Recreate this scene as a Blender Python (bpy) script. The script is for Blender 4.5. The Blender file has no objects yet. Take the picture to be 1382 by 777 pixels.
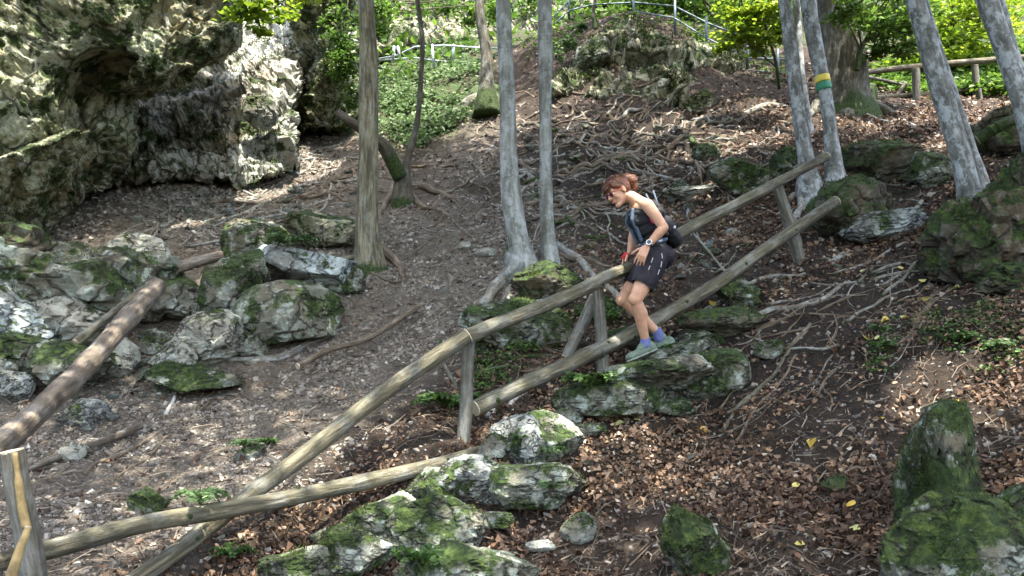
import bpy, math, random
import numpy as np
from mathutils import Vector, Matrix, Quaternion
SUND = [.10, -.32, .94]
R = np.random.RandomState(7)
random.seed(7)
sc = bpy.context.scene
COL = sc.collection
# ------------------------------------------------------------------ camera
F = 1075.0; W0, H0 = 1382.0, 777.0; PITCH = math.radians(9)
CP, SP = math.cos(PITCH), math.sin(PITCH)
cd = bpy.data.cameras.new('camera'); cam = bpy.data.objects.new('camera', cd); COL.objects.link(cam)
cd.sensor_width = 36; cd.lens = 36 * F / W0; cd.clip_end = 500; cd.clip_start = .05
cam.rotation_euler = (math.radians(90) + PITCH, 0, 0)
sc.camera = cam
def at(u, v, d):
    u = np.asarray(u, float); v = np.asarray(v, float); d = np.asarray(d, float)
    x = (u - W0 / 2) / F * d; k = (H0 / 2 - v) / F * d
    return np.stack([x + 0 * k, d * CP - k * SP + 0 * x, d * SP + k * CP + 0 * x], -1)
def proj(P):
    P = np.asarray(P, float)
    d = P[..., 1] * CP + P[..., 2] * SP
    k = -P[..., 1] * SP + P[..., 2] * CP
    dd = np.where(np.abs(d) < 1e-6, 1e-6, d)
    return W0 / 2 + P[..., 0] / dd * F, H0 / 2 - k / dd * F, d
# ------------------------------------------------------------------ noise
def _h(ix, iy, iz, s):
    with np.errstate(over='ignore'):
        h = ix.astype(np.uint32) * np.uint32(374761393) + iy.astype(np.uint32) * np.uint32(668265263) + iz.astype(np.uint32) * np.uint32(2147483647 - 1640531) + np.uint32((s * 2654435761) & 0xffffffff)
        h = (h ^ (h >> np.uint32(13))) * np.uint32(1274126177)
        h = (h ^ (h >> np.uint32(16))) * np.uint32(2246822519)
        h = h ^ (h >> np.uint32(15))
    return (h & np.uint32(0xffffff)).astype(np.float64) / 16777215.0
def vn(P, s=0):
    P = np.asarray(P, float); I = np.floor(P).astype(np.int64); f = P - I; f = f * f * (3 - 2 * f)
    r = 0
    for a in (0, 1):
        for b in (0, 1):
            for c in (0, 1):
                w = (f[..., 0] if a else 1 - f[..., 0]) * (f[..., 1] if b else 1 - f[..., 1]) * (f[..., 2] if c else 1 - f[..., 2])
                r = r + w * _h(I[..., 0] + a, I[..., 1] + b, I[..., 2] + c, s)
    return r * 2 - 1
def fbm(P, o=4, s=0, g=.5):
    r = 0; a = 1; P = np.asarray(P, float)
    for i in range(o):
        r = r + a * vn(P, s + i); a *= g; P = P * 2.03 + 11.7
    return r
def facet(P, s=0, k=1.0):
    """blocky offset: every Voronoi cell is its own tilted plane, so surfaces break into angular faces"""
    P = np.asarray(P, float); I = np.floor(P).astype(np.int64)
    best = np.full(P.shape[:-1], 1e9); val = np.zeros(P.shape[:-1])
    for a in (-1, 0, 1):
        for b in (-1, 0, 1):
            for c in (-1, 0, 1):
                J = I + np.array([a, b, c])
                h = [_h(J[..., 0], J[..., 1], J[..., 2], s + q) for q in range(7)]
                C = J + np.stack(h[:3], -1)
                D = P - C; d2 = (D ** 2).sum(-1)
                v = D[..., 0] * (h[3] - .5) + D[..., 1] * (h[4] - .5) + D[..., 2] * (h[5] - .5) + (h[6] - .5) * .6
                m = d2 < best
                best = np.where(m, d2, best); val = np.where(m, v, val)
    return val * k
# ------------------------------------------------------------------ meshes
def mesh_np(name, V, Fc, mat=None, smooth=False, attrs=None):
    """V (n,3); Fc (m,3) or (m,4) or list of such arrays"""
    me = bpy.data.meshes.new(name)
    V = np.asarray(V, np.float32)
    L = Fc if isinstance(Fc, list) else [Fc]
    L = [np.asarray(f, np.int32) for f in L if len(f)]
    me.vertices.add(len(V)); me.vertices.foreach_set('co', V.ravel())
    loops = np.concatenate([f.ravel() for f in L]); n = sum(len(f) for f in L)
    me.loops.add(len(loops)); me.loops.foreach_set('vertex_index', loops)
    cnt = np.concatenate([np.full(len(f), f.shape[1], np.int32) for f in L])
    st = np.concatenate([[0], np.cumsum(cnt)[:-1]]).astype(np.int32)
    me.polygons.add(n); me.polygons.foreach_set('loop_start', st)
    me.polygons.foreach_set('use_smooth', np.full(n, smooth, bool))
    me.update(calc_edges=True); me.validate()
    for k, a in (attrs or {}).items():
        a = np.asarray(a, np.float32)
        if a.ndim == 1:
            at_ = me.attributes.new(k, 'FLOAT', 'POINT'); at_.data.foreach_set('value', a)
        else:
            at_ = me.attributes.new(k, 'FLOAT_VECTOR', 'POINT'); at_.data.foreach_set('vector', a.ravel())
    if mat: me.materials.append(mat)
    return me
def link(name, me, parent=None, loc=None):
    o = bpy.data.objects.new(name, me); COL.objects.link(o)
    if parent: o.parent = parent
    if loc is not None: o.location = loc
    return o
def tag(o, label=None, cat=None, group=None, kind=None):
    if label: o['label'] = label
    if cat: o['category'] = cat
    if group: o['group'] = group
    if kind: o['kind'] = kind
    return o
def empty(name, loc, label=None, cat=None, group=None):
    o = bpy.data.objects.new(name, None); COL.objects.link(o); o.location = tuple(loc); o.empty_display_size = .2
    return tag(o, label, cat, group)
def part(name, V, Fc, mat, root, smooth=False, attrs=None):
    """part mesh given in world coordinates, stored relative to its root"""
    V = np.asarray(V, float) - np.array(root.location)
    return link(name, mesh_np(name, V, Fc, mat, smooth, attrs), root)
def whole(name, V, Fc, mat, label, cat, group=None, smooth=False, attrs=None, origin=None):
    V = np.asarray(V, float); c = V.mean(0) if origin is None else np.asarray(origin, float)
    if origin is None: c = np.array([c[0], c[1], V[:, 2].min()])
    o = link(name, mesh_np(name, V - c, Fc, mat, smooth, attrs), None, tuple(c))
    return tag(o, label, cat, group)
def join(parts):
    Vs = []; Fs = {}; A = {}; n = 0
    for p in parts:
        V, Fc = p[0], p[1]; at_ = p[2] if len(p) > 2 else {}
        Vs.append(V)
        for f in (Fc if isinstance(Fc, list) else [Fc]):
            f = np.asarray(f)
            if len(f): Fs.setdefault(f.shape[1], []).append(f + n)
        for k, a in at_.items(): A.setdefault(k, []).append(a)
        n += len(V)
    return np.concatenate(Vs), [np.concatenate(f) for f in Fs.values()], {k: np.concatenate(a) for k, a in A.items()}
def spline(P, n):
    """Catmull-Rom through rows of P"""
    P = np.asarray(P, float)
    if len(P) == 2: t = np.linspace(0, 1, n)[:, None]; return P[0] * (1 - t) + P[1] * t
    Q = np.vstack([2 * P[0] - P[1], P, 2 * P[-1] - P[-2]])
    t = np.linspace(0, len(P) - 1 - 1e-9, n); i = t.astype(int); f = (t - i)[:, None]
    a, b, c, d = Q[i], Q[i + 1], Q[i + 2], Q[i + 3]
    return .5 * (2 * b + (c - a) * f + (2 * a - 5 * b + 4 * c - d) * f ** 2 + (3 * b - a - 3 * c + d) * f ** 3)
def tube(P, r, seg=12, rough=0.0, seed=0, cap=True, freq=6.0, flute=0.0, nf=5):
    """tapered tube along points P (n,3) with radii r (n,)"""
    P = np.asarray(P, float); n = len(P); r = np.broadcast_to(np.asarray(r, float), (n,)).copy()
    T = np.gradient(P, axis=0); T /= np.linalg.norm(T, axis=1)[:, None] + 1e-9
    up = np.array([0, 1., 0]) if abs(T[0][1]) < .85 else np.array([1., 0, 0])
    N = np.zeros_like(P); prev = np.cross(T[0], up); prev /= np.linalg.norm(prev)
    for i in range(n):
        prev = prev - T[i] * prev.dot(T[i]); prev /= np.linalg.norm(prev) + 1e-9; N[i] = prev
    B = np.cross(T, N)
    a = np.linspace(0, 2 * math.pi, seg, endpoint=False)
    ca, sa = np.cos(a), np.sin(a)
    s = np.concatenate([[0], np.cumsum(np.linalg.norm(np.diff(P, axis=0), axis=1))])
    g = np.stack([np.outer(r, ca), np.outer(r, sa), np.repeat(s[:, None], seg, 1)], -1)
    rr = r[:, None] * np.ones(seg)
    if rough: rr = rr * (1 + rough * fbm(g * np.array([freq, freq, freq * .35]) + seed * 3.1, 3, seed))
    if flute: rr = rr * (1 + np.outer(np.exp(-s / .28), .12 + flute * 1.6 * np.maximum(0, np.cos(nf * a + seed))))
    V = P[:, None] + rr[..., None] * (N[:, None] * ca[None, :, None] + B[:, None] * sa[None, :, None])
    V = V.reshape(-1, 3); G = g.reshape(-1, 3)
    i = np.arange(n - 1)[:, None] * seg; j = np.arange(seg)[None]; k = (j + 1) % seg
    Q = np.stack([i + j, i + k, i + seg + k, i + seg + j], -1).reshape(-1, 4)
    tri = np.zeros((0, 3), int)
    if cap:
        V = np.vstack([V, P[0] - T[0] * r[0] * .06, P[-1] + T[-1] * r[-1] * .06]); G = np.vstack([G, G[0] * [0, 0, 1], [0, 0, s[-1]]])
        m = n * seg; j = np.arange(seg); k = (j + 1) % seg
        tri = np.vstack([np.stack([np.full(seg, m), k, j], -1), np.stack([np.full(seg, m + 1), (n - 1) * seg + j, (n - 1) * seg + k], -1)])
    return V, [Q, tri], {'grain': G}
_ico = {}
def ico(sub):
    if sub not in _ico:
        import bmesh
        bm = bmesh.new(); bmesh.ops.create_icosphere(bm, subdivisions=sub, radius=1)
        bm.verts.ensure_lookup_table()
        _ico[sub] = (np.array([v.co[:] for v in bm.verts]), np.array([[v.index for v in f.verts] for f in bm.faces])); bm.free()
    V, Fc = _ico[sub]; return V.copy(), Fc.copy()
# ------------------------------------------------------------------ thin plate spline
def tps(X, y, lam=1e-3):
    X = np.asarray(X, float); n = len(X)
    def ker(A, B):
        d2 = ((A[:, None] - B[None]) ** 2).sum(-1); return .5 * d2 * np.log(d2 + 1e-9)
    K = ker(X, X) + lam * np.eye(n); P = np.hstack([np.ones((n, 1)), X])
    A = np.block([[K, P], [P.T, np.zeros((3, 3))]])
    w = np.linalg.solve(A, np.concatenate([y, np.zeros(3)]))
    def f(Q):
        Q = np.asarray(Q, float); sh = Q.shape[:-1]; Q = Q.reshape(-1, 2); out = np.empty(len(Q))
        for i in range(0, len(Q), 20000):
            q = Q[i:i + 20000]; out[i:i + 20000] = ker(q, X) @ w[:n] + w[n] + q @ w[n + 1:]
        return out.reshape(sh)
    return f
def inpoly(u, v, poly):
    u = np.asarray(u, float); v = np.asarray(v, float); c = np.zeros(u.shape, bool); n = len(poly)
    for i in range(n):
        x1, y1 = poly[i]; x2, y2 = poly[(i + 1) % n]
        if y1 == y2: continue
        m = ((y1 > v) != (y2 > v)) & (u < (x2 - x1) * (v - y1) / (y2 - y1) + x1); c ^= m
    return c
def polydist(u, v, poly):
    d = np.full(u.shape, 1e9); n = len(poly)
    for i in range(n):
        a = np.array(poly[i], float); b = np.array(poly[(i + 1) % n], float); e = b - a
        t = np.clip(((u - a[0]) * e[0] + (v - a[1]) * e[1]) / (e @ e), 0, 1)
        d = np.minimum(d, np.hypot(u - a[0] - t * e[0], v - a[1] - t * e[1]))
    return d
# ------------------------------------------------------------------ materials
class NT:
    def __init__(s, name):
        s.m = bpy.data.materials.new(name); s.m.use_nodes = True; s.t = s.m.node_tree; s.n = s.t.nodes; s.l = s.t.links
        s.b = s.n['Principled BSDF']; s.b.inputs['Roughness'].default_value = .85; s.b.inputs['Specular IOR Level'].default_value = .3
        s.out = s.n['Material Output']
    def node(s, t, **k):
        n = s.n.new(t)
        for a, b in k.items(): setattr(n, a, b)
        return n
    def lk(s, a, b): s.l.new(a, b)
    def obj(s): return s.node('ShaderNodeTexCoord').outputs['Object']
    def attr(s, name, vec=True):
        a = s.node('ShaderNodeAttribute', attribute_name=name); return a.outputs['Vector'] if vec else a.outputs['Fac']
    def scale(s, v, sc_, off=(0, 0, 0)):
        m = s.node('ShaderNodeMapping'); m.inputs['Scale'].default_value = sc_; m.inputs['Location'].default_value = off; s.lk(v, m.inputs['Vector']); return m.outputs[0]
    def noise(s, v, sc_, det=6, rough=.6, dist=0.0):
        n = s.node('ShaderNodeTexNoise'); s.lk(v, n.inputs['Vector']); n.inputs['Scale'].default_value = sc_; n.inputs['Detail'].default_value = det
        n.inputs['Roughness'].default_value = rough; n.inputs['Distortion'].default_value = dist; return n.outputs['Fac']
    def voro(s, v, sc_, feat='F1', out='Distance', rnd=1.0):
        n = s.node('ShaderNodeTexVoronoi', feature=feat); s.lk(v, n.inputs['Vector']); n.inputs['Scale'].default_value = sc_; n.inputs['Randomness'].default_value = rnd; return n.outputs[out]
    def ramp(s, f, stops, interp='LINEAR'):
        r = s.node('ShaderNodeValToRGB'); c = r.color_ramp; c.interpolation = interp
        while len(c.elements) > 1: c.elements.remove(c.elements[0])
        for i, (p, col) in enumerate(stops):
            e = c.elements[0] if i == 0 else c.elements.new(p)
            e.position = p
            col = (col,) * 3 if isinstance(col, (int, float)) else col
            e.color = (*col, 1)
        s.lk(f, r.inputs['Fac']); return r.outputs['Color']
    def mix(s, f, a, b, mode='MIX'):
        n = s.node('ShaderNodeMix', data_type='RGBA', blend_type=mode)
        if isinstance(f, (int, float)): n.inputs[0].default_value = f
        else: s.lk(f, n.inputs[0])
        for i, x in ((6, a), (7, b)):
            if isinstance(x, tuple): n.inputs[i].default_value = (*x, 1)
            else: s.lk(x, n.inputs[i])
        return n.outputs[2]
    def math(s, op, a, b=None, clamp=False):
        n = s.node('ShaderNodeMath', operation=op, use_clamp=clamp)
        for i, x in ((0, a), (1, b)):
            if x is None: continue
            if isinstance(x, (int, float)): n.inputs[i].default_value = x
            else: s.lk(x, n.inputs[i])
        return n.outputs[0]
    def bump(s, f, strength=.5, dist=.02, prev=None):
        n = s.node('ShaderNodeBump'); n.inputs['Strength'].default_value = strength; n.inputs['Distance'].default_value = dist
        s.lk(f, n.inputs['Height'])
        if prev is not None: s.lk(prev, n.inputs['Normal'])
        return n.outputs[0]
    def nz(s):
        g = s.node('ShaderNodeNewGeometry'); x = s.node('ShaderNodeSeparateXYZ'); s.lk(g.outputs['Normal'], x.inputs[0]); return x.outputs['Z']
    def done(s, col, nrm=None, rough=None):
        if isinstance(col, tuple): s.b.inputs['Base Color'].default_value = (*col, 1)
        else: s.lk(col, s.b.inputs['Base Color'])
        if nrm is not None: s.lk(nrm, s.b.inputs['Normal'])
        if rough is not None: s.b.inputs['Roughness'].default_value = rough
        return s.m
MOSS = [(.25, (.007, .012, .004)), (.48, (.024, .042, .010)), (.62, (.055, .085, .015)), (.8, (.11, .145, .025))]
def rock_mat(name, cols, moss=.5, mossup=.5, sc_=1.0, lichen=.35, bump=1.0, brown=(.11, .085, .05)):
    s = NT(name); v = s.obj()
    base = s.ramp(s.noise(v, 2.2 * sc_, 8, .68), [(.3, cols[0]), (.48, cols[1]), (.62, cols[2]), (.75, cols[1])])
    stain = s.ramp(s.noise(s.scale(v, (1, 1, .5), (3, 1, 7)), 1.3 * sc_, 6, .65), [(.42, 0.), (.6, 1.)])
    base = s.mix(s.math('MULTIPLY', stain, .7), base, brown)
    lf = s.math('MULTIPLY', s.ramp(s.noise(v, 9 * sc_, 7, .72), [(.52, 0.), (.6, 1.)]), lichen)
    base = s.mix(lf, base, (.42, .48, .41))
    pit = s.ramp(s.noise(s.scale(v, (1, 1, 1), (9, 2, 4)), 16 * sc_, 6, .75), [(.36, 1.), (.44, 0.)])
    base = s.mix(s.math('MULTIPLY', pit, .8), base, (.04, .036, .03))
    # moss: upward faces and patches
    mf = s.math('ADD', s.math('MULTIPLY', s.nz(), mossup), s.math('ADD', s.math('MULTIPLY', s.noise(s.scale(v, (1, 1, 1), (5, 5, 5)), 3.2 * sc_, 9, .72), 1.9), -.45))
    t = 1.0 - moss * .5 + mossup * .35
    mm = s.node('ShaderNodeMapRange'); s.lk(mf, mm.inputs[0]); mm.inputs[1].default_value = t - .27; mm.inputs[2].default_value = t - .17
    mc = s.ramp(s.noise(v, 22, 5, .7), MOSS)
    col = s.mix(mm.outputs[0], base, mc)
    ck = s.voro(s.mix(.25, v, s.node('ShaderNodeTexNoise').outputs['Color']), 3.4 * sc_, 'DISTANCE_TO_EDGE')
    crk = s.ramp(ck, [(0., 1.), (.018, .7), (.05, 0.)]); col = s.mix(s.math('MULTIPLY', crk, .75), col, (.02, .018, .012))
    h1 = s.noise(v, 7 * sc_, 10, .72); h2 = s.voro(v, 5 * sc_); h3 = s.noise(v, 45, 4, .8)
    n = s.bump(h1, .55 * bump, .07 / sc_); n = s.bump(h2, .2 * bump, .05 / sc_, n)
    n = s.bump(h3, .9, .016, n); n = s.bump(s.ramp(ck, [(0., 0.), (.08, 1.)]), .8, .04, n)
    return s.done(col, n, .9)
M = {}
M['lime'] = rock_mat('grey_limestone', [(.09, .1, .085), (.2, .22, .19), (.36, .39, .34)], .42, .15, lichen=.5)
M['pale'] = rock_mat('pale_limestone', [(.15, .165, .14), (.29, .32, .275), (.44, .47, .415)], .22, .1, brown=(.3, .26, .2))
M['mossy'] = rock_mat('mossy_limestone', [(.075, .085, .065), (.18, .205, .165), (.33, .37, .31)], .5, .06, lichen=.6)
M['verymossy'] = rock_mat('moss_covered_stone', [(.09, .1, .075), (.2, .22, .175), (.38, .41, .35)], .68, .1, lichen=.6)
M['dark'] = rock_mat('dark_mossy_stone', [(.02, .018, .014), (.05, .045, .035), (.12, .12, .095)], .7, .25, lichen=.15)
M['cliff'] = rock_mat('weathered_cliff_rock', [(.13, .135, .075), (.27, .275, .16), (.45, .465, .35)], .56, .05, .9, .5, 1.4, (.22, .185, .1))
M['wall'] = rock_mat('pale_cliff_rock', [(.24, .24, .2), (.4, .4, .35), (.56, .57, .51)], .46, .15, .7, .3, 1.3, (.3, .25, .16))
M['bank'] = rock_mat('mossy_crag_rock', [(.08, .075, .045), (.24, .235, .14), (.48, .475, .34)], .55, .1, .8, .3, 1.4, (.12, .095, .06))
M['slab'] = rock_mat('blue_grey_slab', [(.13, .15, .145), (.25, .285, .28), (.38, .43, .42)], .34, .1, 1.3, .45, .9, (.15, .13, .1))
def ground_mat():
    s = NT('forest_soil'); g = s.node('ShaderNodeNewGeometry'); v = g.outputs['Position']
    scree = s.attr('scree', False); green = s.attr('green', False); hum = s.attr('humus', False)
    soil = s.ramp(s.noise(v, 9, 9, .75), [(.3, (.012, .008, .005)), (.5, (.036, .024, .015)), (.66, (.085, .06, .038)), (.8, (.17, .135, .09))])
    fine = s.ramp(s.voro(v, 38, 'F1', 'Color'), [(.1, (.06, .046, .034)), (.45, (.14, .115, .085)), (.8, (.23, .2, .155)), (1., (.38, .35, .29))])
    dst = s.ramp(s.noise(v, 3, 8, .7), [(.35, 0.), (.62, 1.)])
    dirt = s.ramp(s.noise(v, 60, 5, .8), [(.3, (.06, .048, .036)), (.7, (.19, .165, .13))])
    scr = s.mix(s.math('MULTIPLY', dst, .75), dirt, fine)
    col = s.mix(scree, soil, scr)
    col = s.mix(hum, col, s.ramp(s.noise(v, 7, 8, .75), [(.3, (.01, .007, .005)), (.55, (.028, .02, .014)), (.75, (.07, .054, .038))]))
    gm = s.math('MULTIPLY', green, s.ramp(s.noise(v, 4, 7, .7), [(.38, 0.), (.55, 1.)]))
    col = s.mix(gm, col, s.ramp(s.noise(v, 30, 4, .7), [(.3, (.02, .04, .01)), (.7, (.06, .1, .025))]))
    n = s.bump(s.noise(v, 12, 10, .8), 1.0, .06); n = s.bump(s.voro(v, 38), .8, .02, n)
    return s.done(col, n, .95)
M['ground'] = ground_mat()
def rnd_mat(name, stops, transl=0.0, rough=.7, spec=.3, nz=None):
    s = NT(name); r = s.attr('rnd', False); c = s.ramp(r, stops)
    if nz:
        v = s.obj(); c = s.mix(.5, c, s.ramp(s.noise(v, nz, 3, .7), [(.3, .25), (.7, 1.)]), 'MULTIPLY')
    s.b.inputs['Specular IOR Level'].default_value = spec
    if transl:
        s.done(c, None, rough)
        tr = s.node('ShaderNodeBsdfTranslucent'); s.lk(c, tr.inputs[0]); mx = s.node('ShaderNodeMixShader'); mx.inputs[0].default_value = transl
        s.lk(s.b.outputs[0], mx.inputs[1]); s.lk(tr.outputs[0], mx.inputs[2]); s.lk(mx.outputs[0], s.out.inputs[0]); return s.m
    return s.done(c, None, rough)
M['litter'] = rnd_mat('dead_leaves', [(0, (.022, .012, .007)), (.25, (.058, .032, .019)), (.5, (.125, .074, .043)), (.75, (.22, .142, .085)), (.93, (.34, .25, .165)), (1., (.46, .39, .3))], .12, .55)
M['yellow'] = rnd_mat('yellow_leaf', [(0, (.55, .36, .06)), (.5, (.62, .5, .12)), (1., (.5, .55, .25))], .2, .5)
M['gravel'] = rnd_mat('loose_gravel', [(0, (.045, .035, .026)), (.35, (.14, .12, .098)), (.65, (.22, .195, .16)), (.9, (.27, .25, .21)), (1., (.42, .4, .35))], 0, .85)
M['twig'] = rnd_mat('dead_twigs', [(0, (.05, .035, .025)), (.5, (.11, .085, .06)), (1., (.26, .215, .16))], 0, .9)
M['mossfuzz'] = rnd_mat('moss_fuzz', [(0, (.01, .015, .003)), (.5, (.03, .048, .010)), (1., (.105, .135, .02))], .25, .8)
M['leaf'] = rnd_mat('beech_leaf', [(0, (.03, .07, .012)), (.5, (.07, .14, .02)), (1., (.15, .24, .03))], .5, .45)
M['leafy'] = rnd_mat('sun_tinted_leaf', [(0, (.08, .16, .015)), (.5, (.2, .3, .02)), (1., (.36, .42, .04))], .55, .45)  # brighter copy of the leaf colours, sunshine put into them
M['herb'] = rnd_mat('herb_leaf', [(0, (.03, .06, .02)), (.5, (.085, .14, .05)), (1., (.2, .28, .13))], .4, .5)
M['fern'] = rnd_mat('fern_leaf', [(0, (.02, .05, .012)), (.5, (.05, .1, .022)), (1., (.1, .18, .04))], .35, .5)
def bark(name, stops, gs=(7, 7, 3), bands=0.0, moss=0.0, mossh=1.0, bump=.5, lich=.0, ridge=0.0):
    s = NT(name); g = s.attr('grain'); v = s.scale(g, gs)
    c = s.ramp(s.noise(v, 1.0, 8, .68), stops)
    h = s.noise(v, 2.2, 7, .7)
    sk = s.ramp(s.noise(s.scale(g, (16, 16, .7), (1, 5, 2)), 1.0, 5, .6), [(.35, .55), (.6, 1.)]); c = s.mix(.8, c, sk, 'MULTIPLY')
    if bands:
        bz = s.ramp(s.noise(s.scale(g, (5, 5, 30)), 1.0, 6, .7), [(.34, 1.), (.44, 0.)])
        c = s.mix(s.math('MULTIPLY', bz, bands), c, (.05, .05, .045))
    if lich:
        lf = s.ramp(s.noise(s.scale(g, (11, 11, 7), (3, 3, 3)), 1.0, 6, .7), [(.5, 0.), (.58, 1.)])
        c = s.mix(s.math('MULTIPLY', lf, lich), c, (.46, .5, .5))
    n = None
    if ridge:
        rr = s.noise(s.scale(g, (26, 26, 3.2)), 1.0, 6, .65, .6)
        c = s.mix(s.ramp(rr, [(.4, ridge), (.55, 0.)]), c, (.03, .027, .02))
        n = s.bump(rr, 1.0, .03)
    if moss:
        x = s.node('ShaderNodeSeparateXYZ'); s.lk(g, x.inputs[0])
        mf = s.math('SUBTRACT', s.math('ADD', s.noise(s.scale(g, (6, 6, 3)), 1.0, 6, .7), moss), s.math('DIVIDE', x.outputs['Z'], mossh))
        mf = s.ramp(mf, [(.5, 0.), (.62, 1.)]); c = s.mix(mf, c, s.ramp(s.noise(s.scale(g, (40, 40, 40)), 1.0, 4, .7), MOSS))
    n = s.bump(h, bump, .02, n)
    return s.done(c, n, .85)
GB = [(.28, (.07, .07, .055)), (.45, (.17, .175, .15)), (.58, (.28, .29, .26)), (.72, (.44, .46, .43))]
M['beech'] = bark('grey_beech_bark', GB, (9, 9, 2.2), .55, .25, .8, .45, .35)
M['spotted'] = bark('blotched_beech_bark', [(.28, (.05, .05, .042)), (.45, (.13, .132, .118)), (.58, (.24, .245, .225)), (.72, (.4, .42, .4))], (14, 14, 4), .75, .2, .7, .5, .55)
M['rough'] = bark('ridged_brown_bark', [(.3, (.1, .09, .05)), (.5, (.2, .18, .11)), (.7, (.3, .28, .19))], (9, 9, 2), .0, .5, .7, .6, .15, .75)
M['old'] = bark('old_dark_bark', [(.3, (.05, .045, .03)), (.5, (.12, .11, .075)), (.7, (.22, .21, .16))], (6, 6, 2), .2, .55, 1.1, .8, .2, .6)
M['darkbark'] = bark('dark_stem_bark', [(.3, (.04, .033, .022)), (.5, (.1, .085, .055)), (.7, (.2, .18, .13))], (10, 10, 3), .2, .55, .7, .7, .1, .4)
M['root'] = bark('bare_root', [(.28, (.05, .035, .022)), (.45, (.14, .105, .07)), (.6, (.26, .21, .15)), (.75, (.42, .36, .27))], (30, 30, 5), 0, 0, 1, .7, .0, .3)
M['paleroot'] = bark('pale_lichened_root', [(.28, (.09, .08, .058)), (.5, (.22, .2, .155)), (.7, (.4, .38, .31))], (20, 20, 5), .2, .12, .8, .7, .4, .2)
M['rail'] = bark('weathered_pole', [(.28, (.055, .047, .028)), (.45, (.12, .106, .064)), (.6, (.195, .178, .115)), (.75, (.31, .285, .2))], (24, 24, 2.4), 0, 0, 1, .7, .15, .6)
M['post'] = bark('grey_weathered_post', [(.28, (.05, .046, .034)), (.5, (.14, .13, .095)), (.72, (.3, .3, .25))], (30, 30, 1.6), 0, 0, 1, .5, .15, .35)
M['log'] = bark('peeled_dead_log', [(.28, (.05, .038, .026)), (.45, (.13, .1, .07)), (.6, (.23, .185, .135)), (.75, (.38, .33, .26))], (14, 14, 2.2), 0, 0, 1, .8, .12, .35)
M['white_log'] = bark('bleached_wood', [(.28, (.4, .38, .33)), (.6, (.66, .65, .6)), (.8, (.8, .79, .75))], (20, 20, 3), 0, 0, 1, .5)
def simple(name, col, rough=.6, metal=0.0, spec=.4, nscale=None, amt=.3, bump=.0):
    s = NT(name); s.b.inputs['Metallic'].default_value = metal; s.b.inputs['Specular IOR Level'].default_value = spec
    if nscale:
        f = s.noise(s.obj(), nscale, 5, .65); lo = tuple(c * (1 - amt) for c in col); hi = tuple(min(1, c * (1 + amt)) for c in col)
        return s.done(s.ramp(f, [(.3, lo), (.7, hi)]), s.bump(f, bump, .004) if bump else None, rough)
    return s.done(col, None, rough)
M['cut'] = simple('sawn_wood_end', (.42, .36, .24), .8, nscale=60)
M['split'] = simple('split_yellow_wood', (.26, .185, .075), .7, nscale=18, amt=.5, bump=.4)
M['paintY'] = simple('yellow_trail_paint', (.62, .5, .07), .6, nscale=60, amt=.25)
M['paintG'] = simple('green_trail_paint', (.03, .2, .1), .6, nscale=60, amt=.25)
M['steel'] = simple('galvanised_rail', (.42, .47, .5), .45, .6, nscale=30)
M['steeldark'] = simple('dark_steel_rail', (.1, .13, .15), .5, .4, nscale=30)
# ------------------------------------------------------------------ terrain
GC = [(0,777,3.7),(300,777,4.0),(691,777,4.15),(1000,777,3.9),(1382,777,3.3),
 (60,690,4.6),(300,700,4.6),(691,690,4.95),(1000,690,4.6),(1382,650,4.0),
 (625,607,5.5),(300,600,5.7),(60,600,5.7),(900,600,5.5),(1200,600,4.8),(1382,520,4.9),
 (815,522,6.3),(880,498,6.5),(450,500,7.0),(200,520,6.8),(0,520,6.4),(1050,500,6.2),(1250,480,5.6),(1382,440,5.5),
 (560,420,8.1),(700,410,7.7),(900,410,7.5),(1075,352,7.8),(1000,420,7.1),(1200,380,6.8),(1340,370,6.4),
 (230,440,7.9),(60,420,7.6),(350,420,7.8),(710,350,8.6),(500,350,9.1),(250,330,9.6),(100,310,9.5),(900,330,8.8),(1200,300,8.3),(1340,290,7.5),
 (540,268,11.5),(350,250,12.2),(220,215,13),(800,270,10.3),(1000,240,10.2),(1110,245,9.5),(1300,220,9.2),
 (620,200,13.8),(430,190,15.2),(850,200,12.4),(1000,180,12.4),(1200,165,12.4),(1370,160,11.2),
 (600,150,17),(500,130,19.5),(720,130,16),(1130,148,13.6),(1300,140,14.2),(880,125,15),
 (860,28,17.8),(700,62,20),(560,90,23),(980,75,17.2),(1060,95,16.6),(1180,120,17),(1330,105,17),
 (560,45,29),(200,-30,26),(691,-40,34),(1200,0,28),(1382,0,26),(-100,150,17),(-200,400,9),(-200,777,3.8),(1500,300,6.5),(1600,600,3.6),(1600,100,13),(0,200,15),(300,80,22)]
GP = np.array([at(*g) for g in GC])
extra = np.array([[0,2.5,-1.35],[0,0,-1.65],[-4,0,-1.9],[4,0,-.9],[0,-6,-2.6],[-12,-6,-3.5],[12,-6,-.5],[-12,3,-1],[12,3,1.5],[-25,20,14],[26,20,14],
  [0,45,26],[-30,45,28],[30,45,28],[0,80,52],[-45,80,52],[45,80,52],[-45,10,8],[45,10,8],[-45,-8,-3],[45,-8,3]], float)
GP = np.vstack([GP, extra])
_t = tps(GP[:, :2], GP[:, 2], 2e-2)
gx = np.concatenate([-np.geomspace(45, 7, 60), np.arange(-6.95, 7.0, .035), np.geomspace(7.03, 45, 60)])
gy = np.concatenate([np.linspace(-8, 2.4, 40), np.arange(2.45, 11, .035), np.arange(11.05, 20, .07), np.geomspace(20.1, 80, 90)])
GX, GY = np.meshgrid(gx, gy)
lowx = np.linspace(-45, 45, 181); lowy = np.linspace(-8, 80, 177)
LX, LY = np.meshgrid(lowx, lowy)
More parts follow.
